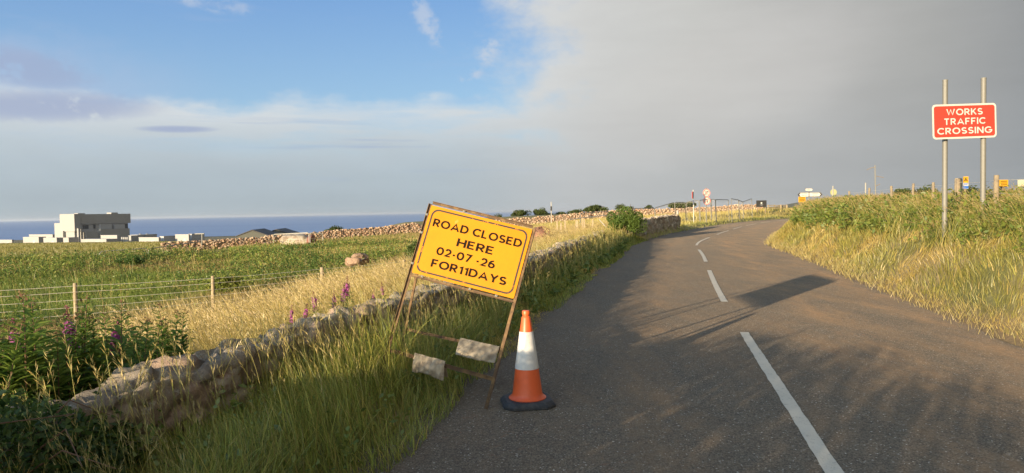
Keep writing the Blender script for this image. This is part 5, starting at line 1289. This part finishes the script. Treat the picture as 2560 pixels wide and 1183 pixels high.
# direction sign above the bank
def arrow_board(m, c, w, h, s, ex, ey, nf, dep=.03): m.prism([(-w / 2, -h / 2), (w / 2 - h * .45, -h / 2), (w / 2, 0), (w / 2 - h * .45, h / 2), (-w / 2, h / 2)] if s > 0 else [(-w / 2, 0), (-w / 2 + h * .45, -h / 2), (w / 2, -h / 2), (w / 2, h / 2), (-w / 2 + h * .45, h / 2)], c, ex, ey, nf, dep)
def direction_sign():
    Y = 62.; o = empty('direction_sign', gp(2022, Y), 'white direction signpost with arrow boards pointing both ways above the bank', 'road sign'); ex, ey, nf = np.array([1., 0, 0]), np.array([0, 0, 1.]), np.array([0, -1., 0]); u = Y / F
    m = MB(); m.tube([gp(2022, Y, -.2), at(2022, 474, Y)], .04, 8); m.build('post', M['steel_grey'], o); m = MB(); m.tube([gp(2032, Y, -.2), at(2032, 486, Y)], .04, 8); m.build('post', M['steel_grey'], o)
    for px, py, w, h, s in ((2007.5, 487, 27.5, 11, -1), (2038.5, 486.5, 33, 10.5, 1), (2022, 474.5, 19, 6.5, 1)):
        c = at(px, py, Y) + nf * .05; m = MB(); arrow_board(m, c, w * u * 1.03, h * u * 1.08, s, ex, ey, nf, .02); bo = m.build('arrow_board', M['dark_metal'], o); m = MB(); arrow_board(m, c + nf * .0205, w * u * .96, h * u * .90, s, ex, ey, nf, .006); m.build('face', M['white_paint'], bo)
        m = MB(); q = c + nf * .027
        if py > 480: e = s * (w * .40) * u; m.prism([(e - s * .16, .15), (e - s * .06, .15), (e + s * .08, 0), (e - s * .06, -.15), (e - s * .16, -.15), (e - s * .02, 0)], q, ex, ey, nf, .003)
        for v, l in (((.09, .50), (-.06, .38)) if py > 480 else ((0, .5),)): m.prism([(-l * w * u / 2 - s * .03, v - .012), (l * w * u / 2 - s * .09, v - .012), (l * w * u / 2 - s * .09, v + .012), (-l * w * u / 2 - s * .03, v + .012)], q, ex, ey, nf, .003)
        m.build('lettering', M['board_black'], bo)
direction_sign()
def yellow_notice(name, px0, px1, py0, py1, Y, label, rows=3, blue=0.0, post=True, bot=None):
    c = at((px0 + px1) / 2, (py0 + py1) / 2, Y); w, h = (px1 - px0) / F * Y, (py1 - py0) / F * Y; o = empty(name, (c[0], c[1], hz(c[0], c[1])), label, 'sign'); ex, ey, nf = np.array([1., 0, 0]), np.array([0, 0, 1.]), np.array([0, -1., 0]); m = MB(); m.box(c, (w, .012, h)); b = m.build('board', M['yellow_small'], o)
    m = MB()
    for k in range(rows): v = h * (.30 - .26 * k); m.prism([(-w * .36, v - h * .045), (w * .36, v - h * .045), (w * .36, v + h * .045), (-w * .36, v + h * .045)], c + nf * .0065, ex, ey, nf, .002)
    m.build('lettering', M['black_text'], b)
    if blue: m = MB(); m.box(c + nf * .008 - ey * h * (.5 - blue / 2), (w * 1.01, .006, h * blue)); m.build('blue_panel', M['blue_small'], b)
    if post: m = MB(); g = hz(c[0], c[1]); m.tube([(c[0], c[1] + .05, g - .2), (c[0], c[1] + .05, c[2] + h * .4)], .03, 7); m.build('post', M['wood_dark'], o)
yellow_notice('yellow_notice', 1996, 2014, 492, 506, 60, 'yellow notice with dark lines below the white direction sign')
yellow_notice('yellow_notice', 2498, 2520, 450, 467, 15.2, 'plain yellow notice on the bank fence right of the red sign', 4)
# safety notice: yellow above with a warning triangle, blue below
def safety_notice():
    Y = 16.0; c = at(2414, 457, Y); w, h = 13.5 / F * Y, 31 / F * Y; o = empty('safety_notice', (c[0], c[1], hz(c[0], c[1])), 'narrow yellow and blue safety notice beside the thick fence post', 'sign'); ex, ey, nf = np.array([1., 0, 0]), np.array([0, 0, 1.]), np.array([0, -1., 0])
    m = MB(); m.box(c, (w, .01, h)); b = m.build('board', M['white_paint'], o); m = MB(); m.box(c + ey * h * .24 + nf * .0055, (w * .96, .004, h * .50)); m.build('yellow_panel', M['yellow_small'], b); m = MB(); m.box(c - ey * h * .37 + nf * .0055, (w * .96, .004, h * .22)); m.build('blue_panel', M['blue_small'], b)
    m = MB(); t = w * .36; m.ring([(0, t), (-t, -t * .75), (t, -t * .75)], [(0, t * .55), (-t * .6, -t * .5), (t * .6, -t * .5)], c + ey * h * .26 + nf * .0078, ex, ey, nf, .002); m.prism([(-.008, -.02), (.008, -.02), (.008, .015), (-.008, .015)], c + ey * h * .27 + nf * .0078, ex, ey, nf, .002); m.build('warning_triangle', M['board_black'], b)
    m = MB()
    for v in (-.06, -.12, -.18): m.prism([(-w * .35, v * h - .005), (w * .35, v * h - .005), (w * .35, v * h + .005), (-w * .35, v * h + .005)], c + nf * .0055, ex, ey, nf, .002)
    m.build('lettering', M['blue_small'], b)
    m = MB(); m.tube([(c[0] + .02, c[1] + .05, hz(c[0], c[1]) - .2), (c[0] + .02, c[1] + .05, c[2] + h * .3)], .02, 7); m.build('post', M['wood_dark'], o)
safety_notice()
# strainer post, metal posts, bare pole
t = at(2395, 446, 17.2); g = hz(t[0], t[1]); m = MB(); m.tube([(t[0], t[1], g - .3), (t[0] + .01, t[1], t[2] - .02), (t[0] + .01, t[1], t[2])], [.085, .08, .07], 12); tag(m.build('strainer_post', M['wood'], smooth=True), 'thick weathered wooden post behind the left post of the red sign', 'post')
for px, y0, lb in ((2082.5, 465, 'thin pale metal post above the bank, right of the direction sign'), (2164, 457, 'thin pale metal post above the bank, left of the bare pole')):
    t = at(px, y0, 38); m = MB(); m.tube([(t[0], t[1], hz(t[0], t[1]) - .2), tuple(t)], .036, 9); tag(m.build('metal_post', M['pale_tube'], smooth=True), lb, 'post')
c = at(2084, 481, 39); o = empty('round_sign', (c[0], c[1], hz(c[0], c[1])), 'back of a round greenish sign behind the thin metal post', 'road sign'); m = MB(); m.lathe(c, [(.18, 0), (.18, .01)], 24, (1, 0, 0), (0, 0, 1), (0, 1, 0)); m.build('disc', mat_pbr('sign_back', (.32, .32, .16), .6), o); m = MB(); m.tube([(c[0], c[1] + .04, hz(c[0], c[1]) - .1), (c[0], c[1] + .04, c[2])], .025, 7); m.build('post', M['pale_tube'], o)
o = empty('bare_pole', gp(2189, 44), 'tall thin weathered pole with two crooked arms standing above the bank', 'pole'); m = MB(); m.tube([gp(2190, 44, -.2), at(2187.5, 413, 44)], [.042, .032], 8); m.build('shaft', M['steel_grey'], o, smooth=True)
for pts in ([(2187.5, 418), (2178, 420), (2167, 425)], [(2189, 440), (2198, 442), (2209, 444)], [(2190, 465), (2197, 462), (2200, 460)]): m = MB(); m.tube([at(a_, b_, 44) for a_, b_ in pts], .018, 6); m.build('arm', M['wood_dark'], o)
c = at(2553, 458, 17); m = MB(); m.box(c, (.16, .03, .16), (1, .1, 0), (-.1, 1, 0)); o_ = m.build('pale_board', mat_pbr('lichened_board', (.45, .42, .30), .9, 0, .2, 20.)); tag(o_, 'small pale board on the bank fence at the far right edge', 'sign'); m = MB(); m.tube([(c[0], c[1] + .05, hz(c[0], c[1]) - .2), (c[0], c[1] + .05, c[2] + .05)], .03, 7); m.build('post', M['wood_dark'], o_)

# ------------------------------------------------------------------ stones, heaps, sheeted hump
def rock(name, c, s, label, cat='rock', group=None, seed=0, mat='pink_stone'):
    r = np.random.default_rng(seed); v = ICO3.copy(); d = np.zeros(len(v))
    for k in range(10): n_ = r.normal(0, 1, 3); n_ /= np.linalg.norm(n_); t = r.uniform(.35, .75); q = v @ n_; v = v - np.outer(np.maximum(q - t, 0) * 1.0, n_)
    v = v * (1 + .08 * r.normal(0, 1, (len(v), 1)) * .3) * np.array(s); a = Acc(); a.add(v + np.array(c), np.tile(np.array([.34, .235, .165]) * r.uniform(.85, 1.15), (len(v), 1)), tris=ICF3); return tag(a.build(name, M[mat], smooth=False), label, cat, group)


RK = [(882, 655, .26, 'largest pinkish boulder, low left in the pile in the grass'), (897, 641, .20, 'pinkish boulder on top of the pile in the grass'), (910, 640, .17, 'paler boulder at the right end of the pile in the grass'), (903, 655, .22, 'broad boulder low on the right of the pile in the grass'), (872, 662, .15, 'smallest boulder at the left foot of the pile in the grass')]
for k, (px, py, s, lb) in enumerate(RK): c = at(px, py, 23.0 + .2 * k); rock('boulder', c, (s * 1.25, s, s * .85), lb, group='boulders piled in the dry grass', seed=k + 1)
def heap(name, px0, px1, ytop, Y, label, mat, seed, n=70):
    r = np.random.default_rng(seed); w = (px1 - px0) / F * Y; c = gp((px0 + px1) / 2, Y); hgt = at((px0 + px1) / 2, ytop, Y)[2] - c[2]; a = Acc(); v = ICO2 * np.array([w * .5, w * .35, hgt]) * (1 + .12 * r.normal(0, 1, (len(ICO2), 1))); a.add(v + c, np.ones((len(v), 3)), tris=ICF2)
    for k in range(n):
        an = r.uniform(0, 6.28); q = r.uniform(0, 1); s = r.uniform(.03, .10) * w * .30; p = c + np.array([math.cos(an) * w * .5 * q, math.sin(an) * w * .35 * q, hgt * math.sqrt(max(0, 1 - q * q))]); a.add(ICO1 * s * r.uniform(.7, 1.3, (len(ICO1), 1)) + p, np.ones((len(ICO1), 3)), tris=ICF1)
    return tag(a.build(name, mat), label, 'heap')
heap('soil_heap', 1318, 1392, 567, 36, 'heap of red-brown soil and stones just right of the yellow sign', mat_pbr('red_soil', (.26, .13, .08), .95, 0, .25, 3.0, (.18, .09, .055)), 8)
def hump():
    Y = 63.; c = gp(742, Y); o = empty('covered_hump', c, 'arched hump under weathered sheeting behind the white barrier in the field', 'shelter'); w, top = 2.3, at(742, 584, Y)[2] - c[2]; n = 20; V = []; Q = []
    for i in range(13):
        t = i / 12; 
        for j in range(n + 1): a = math.pi * j / n; V.append((c[0] - w / 2 + w * t, c[1] - math.cos(a) * 1.1, c[2] - .1 + math.sin(a) ** .8 * (top + .1) * (1 - .18 * (abs(t - .4) * 2) ** 3) + .02 * math.sin(i * 2.1)))
    for i in range(12):
        for j in range(n): Q.append((i * (n + 1) + j, (i + 1) * (n + 1) + j, (i + 1) * (n + 1) + j + 1, i * (n + 1) + j + 1))
    m = MB(); m.add(V, Q + [tuple(range(n + 1)), tuple(reversed(range(12 * (n + 1), 13 * (n + 1))))]); m.build('sheet', M['tarp'], o, smooth=True)
    V = []
    for i, (xx, g) in enumerate(((w / 2 + .01, 1.0), (w / 2 + .30, .97))):
        for j in range(n + 1): a = math.pi * j / n; V.append((c[0] + xx, c[1] - math.cos(a) * 1.12 * g, c[2] - .1 + math.sin(a) ** .8 * (top * .86 + .1) * g))
    m = MB(); m.add(V, [(j, n + 1 + j, n + 2 + j, j + 1) for j in range(n)] + [tuple(range(n + 1, 2 * n + 2)), tuple(reversed(range(n + 1)))]); m.build('end_band', M['red_brown'], o, smooth=True)
hump()

# ------------------------------------------------------------------ the power station by the shore and the sheds
def station():
    Y = 1900.; C0 = at(188, 606, Y); zb = hz(C0[0], C0[1]); zb = C0[2] - 1
    a = np.array([-.43, -.90, 0]); a /= np.linalg.norm(a); b = np.array([.90, -.43, 0]); b /= np.linalg.norm(b); L_, B_ = -b, -a            # left along the lit face, back along the shaded one
    def bx(m, i0, i1, j0, j1, z0, z1):
        P = [C0 * [1, 1, 0] + L_ * i + B_ * j + np.array([0, 0, zb + z]) for z in (z0, z1) for i, j in ((i0, j0), (i1, j0), (i1, j1), (i0, j1))]; m.hexa(P); return m
    o = empty('power_station', (*C0[:2], zb), 'huge white and dark grey power station block on the shore', 'power station')
    def part(nm, mat, *bs):
        m = MB()
        for q in bs: bx(m, *q)
        return m.build(nm, M[mat], o)
    part('end_tower', 'bldg_white', (0, 62, 0, 17, 30, 77))
    hall = part('upper_hall', 'bldg_dark', (2, 58, 17.2, 166, 49, 76))
    part('lower_hall', 'bldg_grey', (6, 60, 8, 160, -4, 48.8))
    part('stair_tower', 'bldg_white', (66, 96, 6, 26, -4, 53))
    part('front_annexe', 'bldg_white', (44, 80, -4, 8, -4, 32)); part('link_block', 'bldg_white', (6, 44, 3, 7.8, -4, 29.8))
    part('turbine_house', 'bldg_white', (-14, 5.8, 62, 150, -4, 34), (-10, 5.8, 24, 60, -4, 29)); part('service_block', 'bldg_grey', (-4, 5.8, 70, 104, 34.2, 48)); part('service_block', 'bldg_grey', (-3, 5.8, 112, 144, 34.2, 46))
    part('chimney_stack', 'bldg_white', (-9, -3, 4, 9, -4, 38)); part('chimney_stack', 'bldg_white', (-4, 1, 14, 18, -4, 36))
    for q in ((30, 46, 30, 50, 76, 79), (20, 40, 120, 140, 76, 80)):
        m = MB(); bx(m, *q); m.build('roof_plant', M['bldg_white'], o)
    for q in ((1.4, 3, 24, 42, 36, 46), (1.4, 3, 108, 112, 36, 47), (1.4, 3, 150, 164, 33, 47)):
        m = MB(); bx(m, q[0] - 3.2 + 6, q[1] + 3.2, *q[2:]); 
    m = MB(); bx(m, 5.2, 5.95, 26, 42, 36, 46); bx(m, 5.2, 5.95, 56, 62, 36, 47); bx(m, 5.2, 5.95, 148, 159, 34, 47); m.build('openings', M['bldg_open'], o)
    # lower white buildings round about, each its own thing
    def low(px0, px1, px2, ytop, ybot, Y2, label, mat='bldg_white', name='site_building', rf=0):
        """lit face from px0 to px1, shaded side from px1 to px2"""
        q = at(px1, ybot, Y2); u = Y2 / F; wl = (px1 - px0) * u / .56; wsd = max(4, (px2 - px1) * u / .83); top = at(px1, ytop, Y2)[2]; z0 = hz(q[0], q[1]) - 2; z0 = min(z0, q[2]); oo = empty(name, (q[0], q[1], z0), label, 'building', 'low buildings round the power station'); base = np.array([q[0], q[1], 0])
        P = [base + L_ * i + B_ * j + np.array([0, 0, z]) for z in (z0, top) for i, j in ((0, 0), (wl, 0), (wl, wsd), (0, wsd))]; m = MB(); m.hexa(P); m.build('walls', M[mat], oo)
        P = [base + L_ * i + B_ * j + np.array([0, 0, z]) for z in (top + .05, top + .9) for i, j in ((-.5, -.5), (wl + .5, -.5), (wl + .5, wsd + .5), (-.5, wsd + .5))]; m = MB(); m.hexa(P); m.build('roof', M['bldg_grey' if mat == 'bldg_white' else 'bldg_white'], oo)
        P = [base + L_ * i + B_ * j + np.array([0, 0, z]) for z in (z0 + 2, z0 + (top - z0) * .55) for i, j in ((wl * .2, -.3), (wl * .38, -.3), (wl * .38, .0 - .02), (wl * .2, -.02))]; m = MB(); m.hexa(P); m.build('door', M['bldg_grey'], oo)
    low(78, 132, 136, 587, 600, 1960, 'long white building left of the power station, behind the others'); low(61, 97, 112, 593.5, 606, 1840, 'white building at the far left of the power station site')
    low(112, 142, 158, 595.5, 608, 1800, 'white building in front of the power station, left of the dark one'); low(160, 172, 193, 595, 609, 1780, 'dark grey building at the foot of the power station tower', 'bldg_dark')
    low(206, 266, 292, 599, 609, 1760, 'long low white building across the front of the power station'); low(258, 293, 303, 589, 603, 1830, 'taller white building at the right foot of the power station')
    low(356, 397, 402, 594.5, 608, 1700, 'low white building standing apart right of the power station'); low(402, 410, 452, 591.5, 606, 1730, 'low grey building between two white ones right of the power station', 'bldg_grey')
    low(445, 472, 474, 587, 602, 1720, 'white square building second from the right end of the site'); low(474, 480, 512, 585.5, 603, 1750, 'grey building at the right end of the power station site', 'bldg_grey'); low(322, 328, 356, 590, 604, 1850, 'pale building behind the white tanks', 'bldg_white'); low(330, 345, 390, 588, 602, 1900, 'low pale building behind the one standing apart', 'bldg_white')
    low(0, 30, 34, 600.5, 606, 1900, 'sliver of white building at the far left edge behind the field')
    for k, px in enumerate((305.5, 310, 314.5, 319)):
        q = at(px, 601, 1810); top = at(px, 592.5, 1810)[2]; z0 = q[2] - 6; m = MB(); m.lathe((q[0], q[1], 0), [(2.3, z0), (2.3, top - 1.5), (1.6, top - .4), (.4, top)], 16); tag(m.build('storage_tank', M['bldg_white'], smooth=True), 'white round-topped tank in the row right of the power station', 'tank', 'white tanks in a row')
    for px, lb in ((351, 'white round tank on the skyline of the low buildings'), (368, 'farthest right round white tank among the low buildings')):
        q = at(px, 596, 1950); top = at(px, 584, 1950)[2]; m = MB(); m.lathe((q[0], q[1], 0), [(4, q[2] - 6), (4, top - 1.5), (2.5, top - .3), (.5, top)], 18); tag(m.build('storage_tank', M['bldg_white'], smooth=True), lb, 'tank')
station()


def shed(px_l, px_a, px_r, ytop, yeave, Y, label, wall):
    A = at(px_a, ytop, Y); u = Y / F; ha = (px_a - px_l) * u; ze = at(px_a, yeave, Y)[2]; g = hz(A[0], A[1]) - 2; ridge = np.array([-.16, .985, 0]); ridge /= np.linalg.norm(ridge); side = np.array([ridge[1], -ridge[0], 0]); ha = ha / side[0]
    o = empty('farm_shed', (A[0], A[1], g), label, 'shed'); ln = 28.; V = []
    for t in (0, ln):
        for s, z in ((-ha, g), (-ha, ze), (0, A[2]), (ha, ze), (ha, g)): V.append(A * [1, 1, 0] + ridge * t + side * s + np.array([0, 0, z]))
    m = MB(); m.add(V, [(0, 4, 3, 2, 1), (5, 6, 7, 8, 9), (0, 1, 6, 5), (3, 4, 9, 8), (0, 5, 9, 4), (1, 2, 7, 6), (2, 3, 8, 7)]); m.build('walls', wall, o)
    V = []
    for t in (-.4, ln + .4):
        for s, z in ((-ha - .5, ze - .15), (0, A[2] + .12), (ha + .5, ze - .15), (ha + .5, ze + .15), (0, A[2] + .42), (-ha - .5, ze + .15)): V.append(A * [1, 1, 0] + ridge * t + side * s + np.array([0, 0, z]))
    m = MB(); m.add(V, [(0, 1, 4, 5), (1, 2, 3, 4), (6, 11, 10, 7), (7, 10, 9, 8), (0, 6, 7, 1), (1, 7, 8, 2), (5, 4, 10, 11), (4, 3, 9, 10), (0, 5, 11, 6), (2, 8, 9, 3)]); m.build('roof', M['shed_roof'], o)
shed(594, 630, 660, 577, 590, 300, 'dark gabled farm shed behind the rubble wall, the left one', M['shed'])
shed(655, 690, 716, 575.5, 587, 330, 'paler gabled farm shed behind the rubble wall, the right one', mat_pbr('shed_pale', (.16, .155, .135), .8))

# ------------------------------------------------------------------ the air
def haze():
    m, k = new_mat('sea_haze'); v = k.n('ShaderNodeVolumePrincipled', {'Color': (0.80, 0.88, 1.0, 1), 'Density': 1.6e-5, 'Anisotropy': 0.3}); k.n('ShaderNodeOutputMaterial', {1: v.outputs[0]})
    b = MB(); b.box((0, 30000, -18), (160000, 160000, 246)); tag(b.build('haze', m), kind='stuff')
haze()
